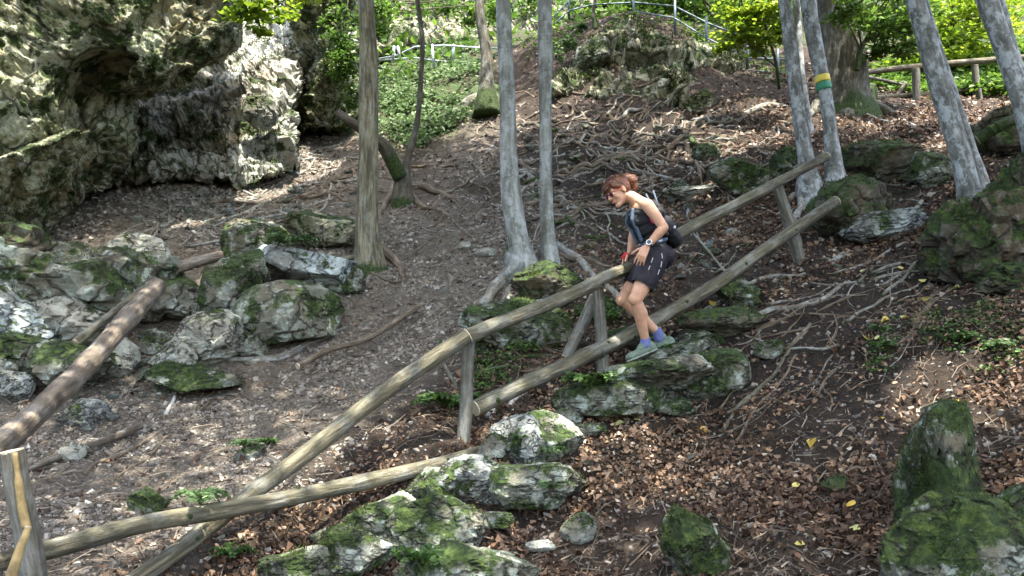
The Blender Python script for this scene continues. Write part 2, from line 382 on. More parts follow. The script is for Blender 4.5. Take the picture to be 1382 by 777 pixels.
def bil(xs, ys, Z, x, y):
    i = np.clip(np.searchsorted(xs, x) - 1, 0, len(xs) - 2); j = np.clip(np.searchsorted(ys, y) - 1, 0, len(ys) - 2)
    fx = np.clip((x - xs[i]) / (xs[i + 1] - xs[i]), 0, 1); fy = np.clip((y - ys[j]) / (ys[j + 1] - ys[j]), 0, 1)
    return (Z[j, i] * (1 - fx) + Z[j, i + 1] * fx) * (1 - fy) + (Z[j + 1, i] * (1 - fx) + Z[j + 1, i + 1] * fx) * fy
GZ = _t(np.stack([GX, GY], -1))
P3 = np.stack([GX, GY, 0 * GX], -1)
GU, GV, GD = proj(np.stack([GX, GY, GZ], -1))
# zones of the place (bare scree gully, leaf-littered bank, green bank)
SCREE = [(-400,900),(185,800),(400,640),(620,470),(720,400),(820,380),(760,300),(745,200),(640,160),(560,250),(440,110),(150,190),(-400,250)]
GREEN = [(440,20),(440,120),(520,200),(640,160),(665,60),(640,0)]
def zone(poly, u, v, w=30):
    d = polydist(u, v, poly); return np.clip(.5 + np.where(inpoly(u, v, poly), d, -d) / w * .5, 0, 1)
front = GD > .5
scree_a = np.where(front, zone(SCREE, GU, GV), 0.)
green_a = np.where(front, zone(GREEN, GU, GV), 0.)
green_a = np.maximum(green_a, ((GY > 19) * .8))
bump_amp = .6 + .4 * (1 - scree_a)
GZ = GZ + (fbm(P3 * .9, 3, 3) * .10 + fbm(P3 * 3.5, 3, 9) * .04) * bump_amp + fbm(P3 * 11, 3, 21) * .014 + facet(P3 * 2.6, 31) * .09 * (1 - scree_a) * np.clip((GY - 3) / 3, 0, 1)
SOILZ = [(748,125),(1000,150),(1080,200),(1000,300),(800,340),(600,300),(640,180)]
GZ = GZ + np.where(front, zone(SOILZ, GU, GV, 40), 0) * (facet(P3 * 1.7 + [0, .3, 0], 61) * .22 + fbm(P3 * 5, 3, 8) * .05)
def Hh(x, y): return bil(gx, gy, GZ, np.asarray(x, float), np.asarray(y, float))
DARKB = [(880,590),(950,450),(1120,340),(1260,320),(1400,380),(1360,450),(1150,570),(1000,590)]
hum_a = np.where(front, np.maximum(zone([(745,130),(1000,150),(960,235),(830,300),(760,330),(640,250),(690,170)], GU, GV, 50), zone(DARKB, GU, GV, 60)) * .9, 0.)
ny_, nx_ = GX.shape
idx = np.arange(ny_ * nx_).reshape(ny_, nx_)
Q = np.stack([idx[:-1, :-1], idx[:-1, 1:], idx[1:, 1:], idx[1:, :-1]], -1).reshape(-1, 4)
g = link('ground', mesh_np('ground', np.stack([GX, GY, GZ], -1).reshape(-1, 3), Q, M['ground'], True, {'scree': scree_a.ravel(), 'green': green_a.ravel(), 'humus': hum_a.ravel()}))
g['kind'] = 'structure'
def ray(u, v, dmin=2.0, dmax=60):
    """first ground point seen through photo pixels u,v -> (n,3)"""
    u = np.atleast_1d(np.asarray(u, float)); v = np.atleast_1d(np.asarray(v, float))
    D = at(u, v, np.ones_like(u)); ts = np.geomspace(dmin, dmax, 500); out = np.full(u.shape, np.nan); prev = np.full(u.shape, dmin)
    for t in ts:
        P = D * t; hit = (P[:, 2] < Hh(P[:, 0], P[:, 1])) & np.isnan(out); out[hit] = t
        lo = ~hit & np.isnan(out); prev[lo] = t
        if not np.isnan(out).any(): break
    a, b = prev.copy(), np.where(np.isnan(out), dmax, out)
    for _ in range(14):
        m = (a + b) / 2; P = D * m[:, None]; h = P[:, 2] < Hh(P[:, 0], P[:, 1]); b = np.where(h, m, b); a = np.where(h, a, m)
    return D * b[:, None]
def G1(u, v): return ray(u, v)[0]
def gnormal(x, y, e=.12):
    n = np.stack([-(Hh(x + e, y) - Hh(x - e, y)) / (2 * e), -(Hh(x, y + e) - Hh(x, y - e)) / (2 * e), np.ones_like(np.asarray(x, float))], -1)
    return n / np.linalg.norm(n, axis=-1)[..., None]
# ------------------------------------------------------------------ relief cliffs
def fillmask(u, v, poly): return inpoly(u, v, poly)
def relief(name, poly, ctrl, mat, label, cat, step=2.0, amps=(.25, .1, .04), scales=(1.1, 3.0, 9.0), edge=30, back=1.5, seed=1, thick=1.5, strat=(1, 1, 1.6), plants=None):
    poly = [(float(a), float(b)) for a, b in poly]
    us = [p[0] for p in poly]; vs = [p[1] for p in poly]
    U, Vv = np.meshgrid(np.arange(min(us), max(us) + step, step), np.arange(min(vs), max(vs) + step, step))
    c = np.array(ctrl, float); f = tps(c[:, :2] / 100, c[:, 2], 1e-3)
    D = f(np.stack([U, Vv], -1) / 100)
    ins = inpoly(U, Vv, poly); e = polydist(U, Vv, poly)
    t = np.clip(e / edge, 0, 1); D = D + back * (1 - np.sqrt(np.clip(1 - (1 - t) ** 2, 0, 1)))
    P = at(U, Vv, D)
    gu = np.gradient(P, axis=1); gv = np.gradient(P, axis=0); N = np.cross(gu, gv); N /= np.linalg.norm(N, axis=-1)[..., None] + 1e-9
    N = np.where((N * P).sum(-1)[..., None] > 0, -N, N)
    S = P * np.array(strat) + seed * 7.3
    S = S + .12 * np.stack([fbm(P * 1.1, 2, 5), fbm(P * 1.1, 2, 6), fbm(P * 1.1, 2, 7)], -1)
    dsp = sum(a * (1.4 * facet(S * k, seed + 10 * i)) for i, (a, k) in enumerate(zip(amps, scales)))
    dsp = dsp + amps[0] * .5 * fbm(P * scales[0] * .8, 3, seed) + amps[2] * .8 * fbm(P * 18, 3, seed + 4)
    for _ in range(1):
        q = np.pad(dsp, 1, mode='edge'); dsp = (q[1:-1, 1:-1] * 2 + q[:-2, 1:-1] + q[2:, 1:-1] + q[1:-1, :-2] + q[1:-1, 2:]) / 6
    dsp = dsp + amps[2] * .6 * facet(S * 8.5, seed + 40) + amps[2] * .35 * fbm(P * 26, 2, seed + 44)
    # horizontal push mostly: keeps strata crisp where the face turns away
    N = N + np.array([0, -.9, .15]); N /= np.linalg.norm(N, axis=-1)[..., None]
    P = P + N * dsp[..., None]
    h, w = U.shape; idx = np.arange(h * w).reshape(h, w)
    qm = ins[:-1, :-1] & ins[1:, :-1] & ins[:-1, 1:] & ins[1:, 1:]
    Qf = np.stack([idx[:-1, :-1], idx[1:, :-1], idx[1:, 1:], idx[:-1, 1:]], -1)[qm]
    # back shell: same cells pushed away, rim stitched
    dirv = P / np.linalg.norm(P, axis=-1)[..., None]
    B = P + dirv * thick
    n = h * w; Qb = Qf[:, ::-1] + n
    E = np.concatenate([Qf[:, [0, 1]], Qf[:, [1, 2]], Qf[:, [2, 3]], Qf[:, [3, 0]]])
    key = E.min(1).astype(np.int64) * (n + 1) + E.max(1); uq, inv, ct = np.unique(key, return_inverse=True, return_counts=True)
    be = E[ct[inv] == 1]; Qs = np.stack([be[:, 1], be[:, 0], be[:, 0] + n, be[:, 1] + n], -1)
    V = np.vstack([P.reshape(-1, 3), B.reshape(-1, 3)]); Fc = np.vstack([Qf, Qb, Qs])
    used = np.unique(Fc); remap = np.full(len(V), -1); remap[used] = np.arange(len(used))
    o = whole(name, V[used], remap[Fc], mat, label, cat)
    return o, P[ins], N[ins]
cl1, cl1P, cl1N = relief('overhanging_cliff', [(-260,-70),(314,-70),(312,20),(316,62),(296,82),(252,112),(225,122),(182,138),(176,170),(168,215),(140,262),(108,285),(100,300),(55,338),(-40,352),(-260,420)],
 [(-200,-60,7.6),(0,-60,9.4),(150,-60,10.0),(310,-60,11.0),(0,60,8.8),(100,30,9.0),(200,40,9.3),(300,40,10.2),(60,110,8.7),(120,95,9.3),(200,95,9.2),(250,90,9.8),(150,135,10.2),(165,180,10.4),(110,170,9.1),(60,200,8.7),(130,230,9.9),(100,280,10),(0,200,8.2),(-100,200,7.6),(0,300,8.6),(50,320,9.2),(-150,380,8.6)],
 M['cliff'], 'huge mossy limestone cliff overhanging the upper left, with a dark hollow beneath it', 'cliff', 2.0, (.46, .22, .06), (.6, 1.7, 4.2), 26, 1.2, 3, 2.5, (1, .8, 1.4))
cl2, cl2P, cl2N = relief('rock_wall', [(110,215),(105,120),(160,95),(215,95),(262,98),(292,70),(306,50),(312,-60),(420,-60),(408,30),(398,95),(405,140),(402,175),(388,236),(345,248),(300,248),(255,244),(205,240),(182,244),(140,246)],
 [(110,160,13.0),(140,130,13.6),(180,170,12.9),(250,130,13.8),(300,80,15.0),(330,20,16.8),(360,-40,18.2),(400,-40,18.4),(390,60,15.6),(350,120,13.9),(300,160,12.9),(250,190,12.3),(380,200,12.7),(330,215,12.0),(330,245,11.3),(230,245,11.2),(385,235,11.9),(400,140,13.7)],
 M['wall'], 'pale sunlit limestone wall rising from the scree behind the overhanging cliff', 'rock wall', 1.6, (.36, .22, .07), (.8, 1.8, 4.0), 14, 1.2, 5, 2.0, (1, 1, 1.5))
cl3, cl3P, cl3N = relief('crag', [(398,-60),(480,-60),(476,20),(470,60),(484,120),(482,168),(455,182),(415,178),(400,190),(390,150),(384,112),(392,60)],
 [(400,0,14.3),(440,0,14.2),(478,0,16),(395,110,14.9),(430,70,14.0),(450,120,14.2),(480,120,15.6),(410,165,14.4),(460,175,15.0),(410,60,15.0)],
 M['cliff'], 'shaded crag with ivy on its side, between the pale rock wall and the ridged trunk', 'crag', 1.6, (.36, .22, .07), (.8, 1.8, 4.0), 12, 1.2, 8, 2.0, (1, 1, 1.2))
cl4, cl4P, cl4N = relief('rocky_bank', [(742,128),(760,80),(790,52),(850,32),(930,60),(1000,82),(1062,98),(1072,150),(1040,168),(960,160),(900,148),(840,138),(780,140)],
 [(750,120,15.4),(800,70,16.4),(860,45,17.3),(930,75,16.6),(1000,95,16.2),(1060,110,15.8),(1050,160,14.2),(960,150,14.1),(880,138,14.6),(800,135,15.0),(900,100,15.2),(1000,125,15.0)],
 M['bank'], 'broken mossy rock bank below the dark handrail at the top of the slope', 'rocky bank', 1.8, (.4, .26, .07), (.8, 1.8, 4.0), 14, .8, 11, 1.5, (1, 1, 1.3))
cl5, cl5P, cl5N = relief('far_rock_face', [(470,-60),(860,-60),(800,20),(740,50),(690,62),(650,72),(600,62),(560,72),(520,64),(500,90),(488,120),(478,60)],
 [(480,-40,25),(700,-40,27),(860,-50,26),(500,60,23.5),(560,50,26),(620,50,26.5),(700,50,25),(760,30,24)],
 M['bank'], 'dark shaded rock face far up the gully behind the grey tube railing', 'rock face', 2.2, (.8, .4, .12), (.5, 1.2, 3.0), 12, 1.5, 14, 2.0, (1, 1, 1.3))
# ------------------------------------------------------------------ rocks
def rock_shape(seed, sub=5, planes=11, amp=.10, flat=.0):
    amp *= 1.3
    r = np.random.RandomState(seed); V, Fc = ico(sub)
    n = r.normal(size=(planes, 3)); n /= np.linalg.norm(n, axis=1)[:, None]; c = r.uniform(.6, .95, planes)
    if flat: n = np.vstack([n, [0, 0, 1], [0.06, 0, -1]]); c = np.append(c, [flat, .8])
    dt = V @ n.T; q = np.where(dt > .05, c / np.maximum(dt, .05), 9); rad = np.minimum(1.15, q.min(1))
    V = V * rad[:, None]
    N = V / np.linalg.norm(V, axis=1)[:, None]
    d = amp * 1.3 * facet(V * 2.1 + seed, seed) + amp * .5 * facet(V * 4.5 + seed, seed + 3) + amp * .3 * fbm(V * 3 + seed, 4, seed)
    return V + N * d[:, None], Fc
def moss_fuzz(P, N, dens_mask, n, size, seed, root, name='moss'):
    """many small blades on the surface points where moss grows"""
    r = np.random.RandomState(seed); ids = np.nonzero(dens_mask)[0]
    if len(ids) < 20: return
    i = r.choice(ids, n); c = P[i] + r.normal(size=(n, 3)) * size * .7; nn = N[i]
    t = np.cross(nn, r.normal(size=(n, 3))); t /= np.linalg.norm(t, axis=1)[:, None] + 1e-9
    up = nn + r.normal(size=(n, 3)) * .45; h = size * r.uniform(.4, 1.0, n)[:, None]
    V = np.stack([c - t * h * .35 - nn * size * .3, c + t * h * .35 - nn * size * .3, c + up * h], 1).reshape(-1, 3)
    Fc = np.arange(3 * n).reshape(-1, 3)
    clump = np.clip(.5 + .35 * fbm(c * 14, 2, seed) + r.normal(size=n) * .18, 0, 1)
    tag(part(name, V, Fc, M['mossfuzz'], root, False, {'rnd': np.repeat(clump, 3)}), kind='stuff')
def boulder(u, v, wpx, hpx, mat, label, d=None, seed=0, rot=None, depthf=.8, sub=5, fuzz=0, name='boulder', cat='rock', group=None, flat=.0, amp=.1, sink=.25, tilt=0., fz=.013, planes=11, mthr=.42):
    """boulder whose centre shows at photo pixel u,v with visible size wpx x hpx"""
    g0 = G1(u, min(v + hpx * .42, 1200))
    if d is None or seed not in (1, 72, 50, 51, 66, 70): d = proj(g0)[2] + .15 * hpx / F * proj(g0)[2]
    sx = wpx / F * d / 2 / .88; sz = hpx / F * d / 2 / .88; sy = (sx + sz) / 2 * depthf * 1.1
    V, Fc = rock_shape(seed * 13 + 5, sub, planes, amp, flat)
    V = V * np.array([sx, sy, sz])
    a = tilt; ca, sa = math.cos(a), math.sin(a); V = V @ np.array([[ca, 0, -sa], [0, 1, 0], [sa, 0, ca]])
    b = (seed * 1.7) % 1 - .5 if rot is None else rot; cb, sb = math.cos(b), math.sin(b); V = V @ np.array([[cb, sb, 0], [-sb, cb, 0], [0, 0, 1]])
    c = at(u, v, d) ; V = V + c
    o = whole(name, V, Fc, M[mat], label, cat, group)
    if fuzz:
        fn = V[Fc]; nn = np.cross(fn[:, 1] - fn[:, 0], fn[:, 2] - fn[:, 0]); ar = np.linalg.norm(nn, axis=1); nn /= ar[:, None] + 1e-12
        cc = fn.mean(1); m = (.7 * fbm(cc * 4.5, 4, seed) + .22 * nn[:, 2] > 1 - mthr * 2 + .28)
        moss_fuzz(cc, nn, m, fuzz, fz, seed, o)
    return o
STEPS = 'stone blocks forming the rough steps'
B = [
 # u v w h mat label ...
 (916,478,84,44,'mossy','lichened ledge stone under the hiker\'s rear heel',dict(seed=72,flat=.6,d=6.42,planes=7,tilt=-.1)),
 (884,508,125,62,'mossy','flat-topped mossy step stone the hiker is standing on',dict(seed=1,flat=.62,fuzz=900,planes=8,tilt=-.13,depthf=1.5,d=6.3,amp=.05)),
 (955,515,95,60,'mossy','tilted pale-edged block just right of the stone under the hiker',dict(seed=2,tilt=-.5,d=6.1,fuzz=300,planes=7,amp=0.06)),
 (905,548,58,24,'mossy','small flat stone set in the leaves below the tilted pale-edged block',dict(seed=90,planes=7)),
 (792,578,46,20,'mossy','small flat stone below the squat block of the steps',dict(seed=91,planes=7,flat=.6)),
 (765,560,34,24,'lime','green-grey wedge stone left of the fern-topped step stone',dict(seed=92,planes=6)),
 (655,700,60,24,'mossy','low flat stone between the lichen boulder and the large mossy block',dict(seed=93,planes=7,flat=.6)),
 (540,735,54,30,'lime','grey stone between the lichen boulder and the wide dark one',dict(seed=94,planes=7)),
 (448,722,44,22,'mossy','small stone at the upper left of the lowest step group',dict(seed=95,planes=7)),
 (942,455,60,26,'mossy','stone of the rising steps behind the hiker, nearest her heel',dict(seed=96,planes=7,flat=.6)),
 (858,455,70,30,'dark','low dark stone behind the hiker\'s heels',dict(seed=42,d=6.9,fuzz=200,planes=7,amp=0.06)),
 (815,545,110,50,'mossy','rounded step stone with a small fern growing over it',dict(seed=3,fuzz=700,d=6.05,planes=8,amp=0.07)),
 (862,540,60,44,'mossy','squat block wedged right of the fern-topped step stone',dict(seed=4,fuzz=600,d=6.05)),
 (698,597,60,62,'slab','upright grey cracked block left of the rounded stone below the railing',dict(seed=5,d=5.45,planes=8)),
 (738,590,76,58,'mossy','rounded olive stone leaning against the upright cracked block',dict(seed=6,d=5.4,fuzz=250,planes=7,amp=0.07)),
 (665,605,34,36,'lime','small grey stone at the foot of the middle railing post',dict(seed=7,d=5.5)),
 (712,650,124,70,'mossy','large mossy block with pale top, middle of the stone steps',dict(seed=8,d=5.05,fuzz=1500,flat=.55,planes=7,amp=0.09)),
 (632,652,86,58,'slab','pale cracked grey block at the end of the lower rail',dict(seed=9,d=5.1,planes=8)),
 (583,660,60,46,'mossy','squat grey-green block left of the pale cracked block',dict(seed=10,d=5.12,fuzz=120,planes=7,amp=0.07)),
 (520,700,82,60,'mossy','white-topped mossy rock under the lower rail',dict(seed=11,d=4.7,fuzz=400,planes=7,amp=0.09)),
 (592,708,100,72,'mossy','moss and lichen boulder in the lowest group of step stones',dict(seed=12,d=4.6,fuzz=1300,planes=7,amp=0.1)),
 (482,745,130,60,'mossy','wide dark mossy boulder at the bottom edge left of the lichen boulder',dict(seed=13,d=4.35,fuzz=1300,planes=7,amp=0.1)),
 (395,765,100,50,'mossy','partly buried pale stone at the bottom edge beside the fallen handrail',dict(seed=14,d=4.2,fuzz=300,planes=7,amp=0.08)),
 (640,768,130,64,'mossy','grey-green mossy boulder cut by the bottom edge of the picture',dict(seed=15,d=4.2,fuzz=600,planes=7,amp=0.09)),
 (560,775,60,40,'lime','small stone between the two lowest mossy boulders',dict(seed=16,d=4.25)),
 (778,712,42,36,'lime','pointed grey stone alone in the brown leaves',dict(seed=17,d=4.7,planes=7)),
 (727,735,40,14,'pale','flat white stone lying in the brown leaves',dict(seed=18,d=4.5)),
 (935,735,76,90,'verymossy','mossy stone sticking out of the leaves, bottom centre right',dict(seed=82,fuzz=2600,mthr=.5,planes=7,fz=.009)),
 (1268,658,84,180,'verymossy','tall pointed mossy rock at the lower right, pale ridge running off its top',dict(seed=83,fuzz=7000,planes=6,mthr=.5,fz=.009,sub=6,tilt=.2,amp=.08)),
 (1305,745,170,120,'verymossy','broad low mossy rock below the tall pointed one, lower right corner',dict(seed=84,fuzz=8000,planes=8,mthr=.55,fz=.009,sub=6,amp=.09)),
 (1366,722,96,110,'verymossy','squarish mossy rock with pale top at the right edge, lowest one',dict(seed=85,fuzz=6000,mthr=.5,fz=.009,planes=7,sub=6,amp=.09)),
 (1240,790,80,50,'mossy','pale-edged mossy foot stone in front of the tall pointed boulder',dict(seed=22,d=3.5,fuzz=1500)),
 (1130,656,34,26,'dark','small dark rounded stone in the leaves right of centre',dict(seed=23,d=4.6)),
 # left rocks
 (392,428,118,76,'mossy','big round cracked boulder lit pale green, left of the ridged trunk',dict(seed=24,d=7.1,planes=7,amp=0.05,fuzz=250,mthr=.25)),
 (318,385,96,88,'verymossy','boulder with a thick dark moss cap left of the long grey slab',dict(seed=25,d=7.4,fuzz=3000,mthr=.65,fz=.016,planes=8,amp=0.08)),
 (425,362,140,54,'slab','long blue-white slab lying tilted across the cracked boulder',dict(seed=26,d=7.4,tilt=.22,flat=.6,planes=6,amp=.05)),
 (455,378,60,40,'mossy','brown squared end block of the tilted slab next to the ridged trunk',dict(seed=27,d=7.35,fuzz=500,planes=6)),
 (340,335,90,60,'mossy','mossy pale rock above the dark moss cap',dict(seed=28,d=8.4,fuzz=500,planes=7,amp=0.1)),
 (436,312,110,54,'bank','rounded mossy hummock at the foot of the ridged trunk, on its left',dict(seed=29,d=8.9,fuzz=2500,amp=.06)),
 (290,462,92,66,'pale','angular pale green block below the thick moss cap',dict(seed=30,d=6.9,planes=7)),
 (340,462,60,40,'lime','pale wedge-shaped rock under the cracked boulder',dict(seed=31,d=6.85,planes=7)),
 (240,480,62,46,'pale','light flat rock at the left of the angular pale block',dict(seed=32,d=6.8,planes=7)),
 (205,460,44,40,'lime','grey-brown stone in the dark gap beside the big dead log',dict(seed=33,d=7.0)),
 (155,485,48,46,'pale','bright angular stone just right of the big dead log',dict(seed=34,d=6.6,planes=7)),
 (262,512,100,44,'verymossy','low moss-green rock below the angular pale block',dict(seed=35,d=6.5,fuzz=900,planes=8,amp=0.1)),
 (250,410,90,60,'lime','grey rock between the dead log and the moss-capped boulder',dict(seed=36,d=7.7)),
 (110,380,190,120,'mossy','wide mossy outcrop on the left below the cliff foot',dict(seed=37,d=7.6,fuzz=3000,mthr=.5,amp=0.16,fz=.016,planes=8)),
 (20,370,150,120,'dark','dark mossy outcrop at the left edge below the cliff',dict(seed=38,d=7.4,fuzz=6000,mthr=.6,amp=.14,fz=.016)),
 (15,435,120,80,'slab','pale blue-grey rock face at the left edge of the picture',dict(seed=39,d=6.9,planes=7)),
 (100,430,130,66,'pale','pale weathered rock under the wide mossy outcrop',dict(seed=40,d=6.95)),
 (28,480,110,72,'mossy','brown flat-sided boulder above the left end of the dead log',dict(seed=41,d=6.2,fuzz=800,planes=7)),
 (90,495,110,72,'mossy','brownish leaning boulder touching the middle of the dead log',dict(seed=43,d=6.15,fuzz=800,planes=7)),
 (10,520,56,46,'slab','pale stone at the left edge just above the dead log',dict(seed=44,d=5.9)),
 (185,340,64,40,'pale','light yellow-green stone on top of the wide mossy outcrop',dict(seed=45,d=8.3,planes=7)),
 (115,560,62,34,'slab','flat blue-grey stone in the gravel right of the dead log',dict(seed=46,d=5.9,planes=7)),
 (100,610,28,24,'pale','small white stone on the gravel below the flat blue-grey one',dict(seed=47,d=5.4,planes=7)),
 (338,610,36,26,'lime','green-tinged flat stone alone on the gravel slope',dict(seed=48,d=5.5,planes=7)),
 (200,678,44,38,'verymossy','small mossy stone in the gravel above the lower rail',dict(seed=49,d=4.75,fuzz=800)),
 (222,105,30,20,'verymossy','moss cushion on the edge of the pale wall',dict(seed=50,d=12.6,fuzz=500,fz=.03)),
 (350,150,36,46,'lime','square brown block set in the pale rock wall',dict(seed=51,d=12.3,planes=6)),
 # mid and right
 (660,340,26,12,'pale','flat white stone on the gravel left of the twin trunks, nearer one',dict(seed=52,d=8.8)),
 (628,332,18,10,'pale','smaller white stone on the gravel left of the twin trunks',dict(seed=53,d=9.1)),
 (705,440,140,60,'verymossy','mossy mound under the roots of the twin grey trunks',dict(seed=54,d=7.65,fuzz=5000,amp=.08,mthr=.55,fz=.016)),
 (730,385,90,60,'dark','dark earthy lump beneath the twin grey trunks',dict(seed=55,d=8.3,fuzz=1500)),
 (1008,243,92,50,'verymossy','round moss-topped boulder behind the upper handrail',dict(seed=56,d=9.2,fuzz=2000,mthr=.6,fz=.018,planes=8,amp=0.09)),
 (1065,225,56,40,'verymossy','moss cushion rock left of the leaning beeches',dict(seed=57,d=9.5,fuzz=2000,mthr=.6,fz=.018)),
 (1160,288,100,76,'dark','dark moss-sided boulder below the leaning beeches',dict(seed=58,d=8.3,fuzz=5000,mthr=.55,fz=.016)),
 (1195,305,90,40,'slab','flat grey stone sheltered right of the dark moss-sided boulder',dict(seed=59,d=7.9)),
 (1195,215,100,60,'dark','mossy dark rock between the two pairs of leaning trunks',dict(seed=60,d=9.6,fuzz=3500,fz=.018,mthr=.55)),
 (1250,232,60,40,'mossy','grey-topped rock left of the double leaning trunk',dict(seed=61,d=8.9,fuzz=800)),
 (1338,322,116,120,'dark','dark moss-hung rock directly under the double-stemmed beech',dict(seed=62,fuzz=5000,amp=.2,mthr=.5,fz=.014,planes=7)),
 (1388,272,100,130,'dark','dark earthy rock at the right edge beneath the leaning tree',dict(seed=86,fuzz=4000,amp=.2,mthr=.5,fz=.014,planes=7)),
 (1290,352,84,56,'dark','low dark lump left of the rock under the double-stemmed beech',dict(seed=87,fuzz=900,amp=.18)),
 (1368,372,90,44,'dark','low dark mossy lump at the right edge below the dark bank',dict(seed=88,fuzz=1200,amp=.18)),
 (1360,185,110,60,'dark','mossy rock at the right edge above the dark earth bank',dict(seed=63,d=8.6,fuzz=3000,fz=.018,mthr=.55)),
 (955,208,36,22,'verymossy','small square mossy block in the leaves above the hiker\'s pack',dict(seed=64,d=11.2,planes=6,fuzz=800,fz=.02)),
 (930,262,90,20,'pale','sunlit pale mossy rock right behind the hiker\'s shoulder',dict(seed=65,d=8.9,fuzz=700)),
 (940,142,40,34,'mossy','yellow rounded stone with moss cap under the rocky bank',dict(seed=66,d=14,fuzz=300,fz=.025)),
 (1000,400,60,40,'mossy','pale rock half buried behind the lower handrail',dict(seed=67,d=7.3,fuzz=600)),
 (975,440,100,40,'dark','dark rock ledge right of the hiker\'s knees',dict(seed=68,d=6.9,fuzz=900)),
 (1040,470,50,26,'mossy','low lichened stone in the leaves right of the dark ledge',dict(seed=69,d=6.5)),
 (800,70,40,40,'mossy','pale lichened boulder at the left end of the rocky bank',dict(seed=70,d=16,fuzz=200,fz=.03)),
]
for q in B:
    if q[6] is None: continue
    u, v, w, h, m, lab, kw = q
    grp = STEPS if q[5].find('step') >= 0 else None
    boulder(u, v, w, h, m, lab, group=None, **kw)
for (P_, N_, o_, n_, s_, sd) in ((cl1P, cl1N, cl1, 9000, .03, 1), (cl2P, cl2N, cl2, 7000, .04, 2), (cl4P, cl4N, cl4, 9000, .05, 3), (cl3P, cl3N, cl3, 4000, .05, 4)):
    mk = (fbm(P_ * 1.3, 4, 50 + sd) + .35 * N_[:, 2] > (.45 if sd != 4 else .2))
    moss_fuzz(P_, N_, mk, n_, s_, sd + 70, o_)
# ------------------------------------------------------------------ leaves helper
def leaves(C, L, Nn, D, r, fold=.18, width=.62, curl=0.0):
    """C centres (n,3), L lengths, Nn normals, D direction; returns mesh arrays: every leaf two folded halves"""
    n = len(C); Nn = Nn / (np.linalg.norm(Nn, axis=1)[:, None] + 1e-9)
    D = D - Nn * (D * Nn).sum(1)[:, None]; D /= np.linalg.norm(D, axis=1)[:, None] + 1e-9
    S = np.cross(D, Nn); L = np.asarray(L)[:, None]
    w = width * L; cz = (r.normal(size=(n, 1)) * curl) * L
    def pt(a, b, c): return C + D * (a - .5) * L + S * b * w + Nn * (c * fold * L + cz * (a - .5) ** 2 * 4)
    V = np.stack([pt(0, 0, 0), pt(.3, -.45, 1), pt(.68, -.4, 1), pt(1, 0, 0), pt(.68, .4, 1), pt(.3, .45, 1)], 1).reshape(-1, 3)
    b = np.arange(n)[:, None] * 6
    Fc = np.concatenate([b + np.array([0, 1, 2, 3]), b + np.array([0, 3, 4, 5])])
    return V, Fc
SUNV = np.array(SUND); SUNV /= np.linalg.norm(SUNV)
GAPS = [(1290,530,.42),(1340,500,.25),(1010,190,.75),(950,200,.5),(1060,160,.7),(715,425,.4),(590,100,3.2),(520,100,2.6),(540,60,3.0),(620,60,3.0),(370,60,1.5),(300,130,.9),(560,160,1.6),(740,130,.7),(1150,170,.6),(1230,160,.6),(875,285,.22),(900,165,.5),(420,210,.6),(300,250,1.0),(220,290,.6),(1290,190,.4),(760,600,.25),(560,690,.3),(1020,140,.4),(960,260,.3)]
gapP = np.array([G1(a, b) for a, b, _ in GAPS]); gapR = np.array([g_[2] for g_ in GAPS])
gapP[np.argmin(np.abs(gapR - .22))] = at(872, 280, 6.3)
gapP = np.vstack([gapP, at([350, 300, 385, 345, 1020, 120, 420], [90, 150, 40, 15, 30, 60, 60], [13.2, 12.6, 14, 8.3, 12.4, 7.8, 14.2])]); gapR = np.append(gapR, [1.5, .8, 1.2, .6, 1.0, .5, .5])
def sungap(C):  # opens the unseen crowns so sun falls on chosen spots
    keep = np.ones(len(C), bool)
    for p, r_ in zip(gapP, gapR):
        q = C - p; t = q @ SUNV; d = np.linalg.norm(q - t[:, None] * SUNV, axis=1); keep &= ~((d < r_) & (t > 0))
    return keep
def inview(C, mu=25, mv=15):
    u, v, d = proj(C); return (d > 0) & (u > -mu) & (u < W0 + mu) & (v > -mv) & (v < H0 + mv)
def crown(root, c, rad, hgt, n, size, mat, seed, clumps=40, avoid=True, name='crown', flat=.5):
    r = np.random.RandomState(seed)
    cc = r.normal(size=(clumps, 3)); cc /= np.linalg.norm(cc, axis=1)[:, None]; cc *= (r.uniform(.25, 1, clumps) ** .5)[:, None]
    cc = cc * np.array([rad, rad, hgt]) + c
    k = r.randint(clumps, size=n); sr = r.uniform(.5, 1.1, clumps) * rad * .3
    C = cc[k] + r.normal(size=(n, 3)) * sr[k][:, None] * np.array([1, 1, flat]) * .6
    kk = sungap(C)
    if avoid: kk &= ~inview(C)
    C = C[kk]; n = len(C)
    if n < 3: return
    N_ = np.stack([r.normal(size=n) * .55, r.normal(size=n) * .55, np.ones(n)], 1); D = r.normal(size=(n, 3)); D[:, 2] -= .4
    V, Fc = leaves(C, size * r.uniform(.7, 1.25, n), N_, D, r, .15, .62, .2)
    rv = np.clip(.5 + .3 * fbm(C * .9, 2, seed) + r.normal(size=n) * .17, 0, 1)
    return part(name, V, Fc, mat, root, False, {'rnd': np.repeat(rv, 6)})
def plane_pt(u, v, y):
    D = at(u, v, 1.0); return D * (y / D[1])
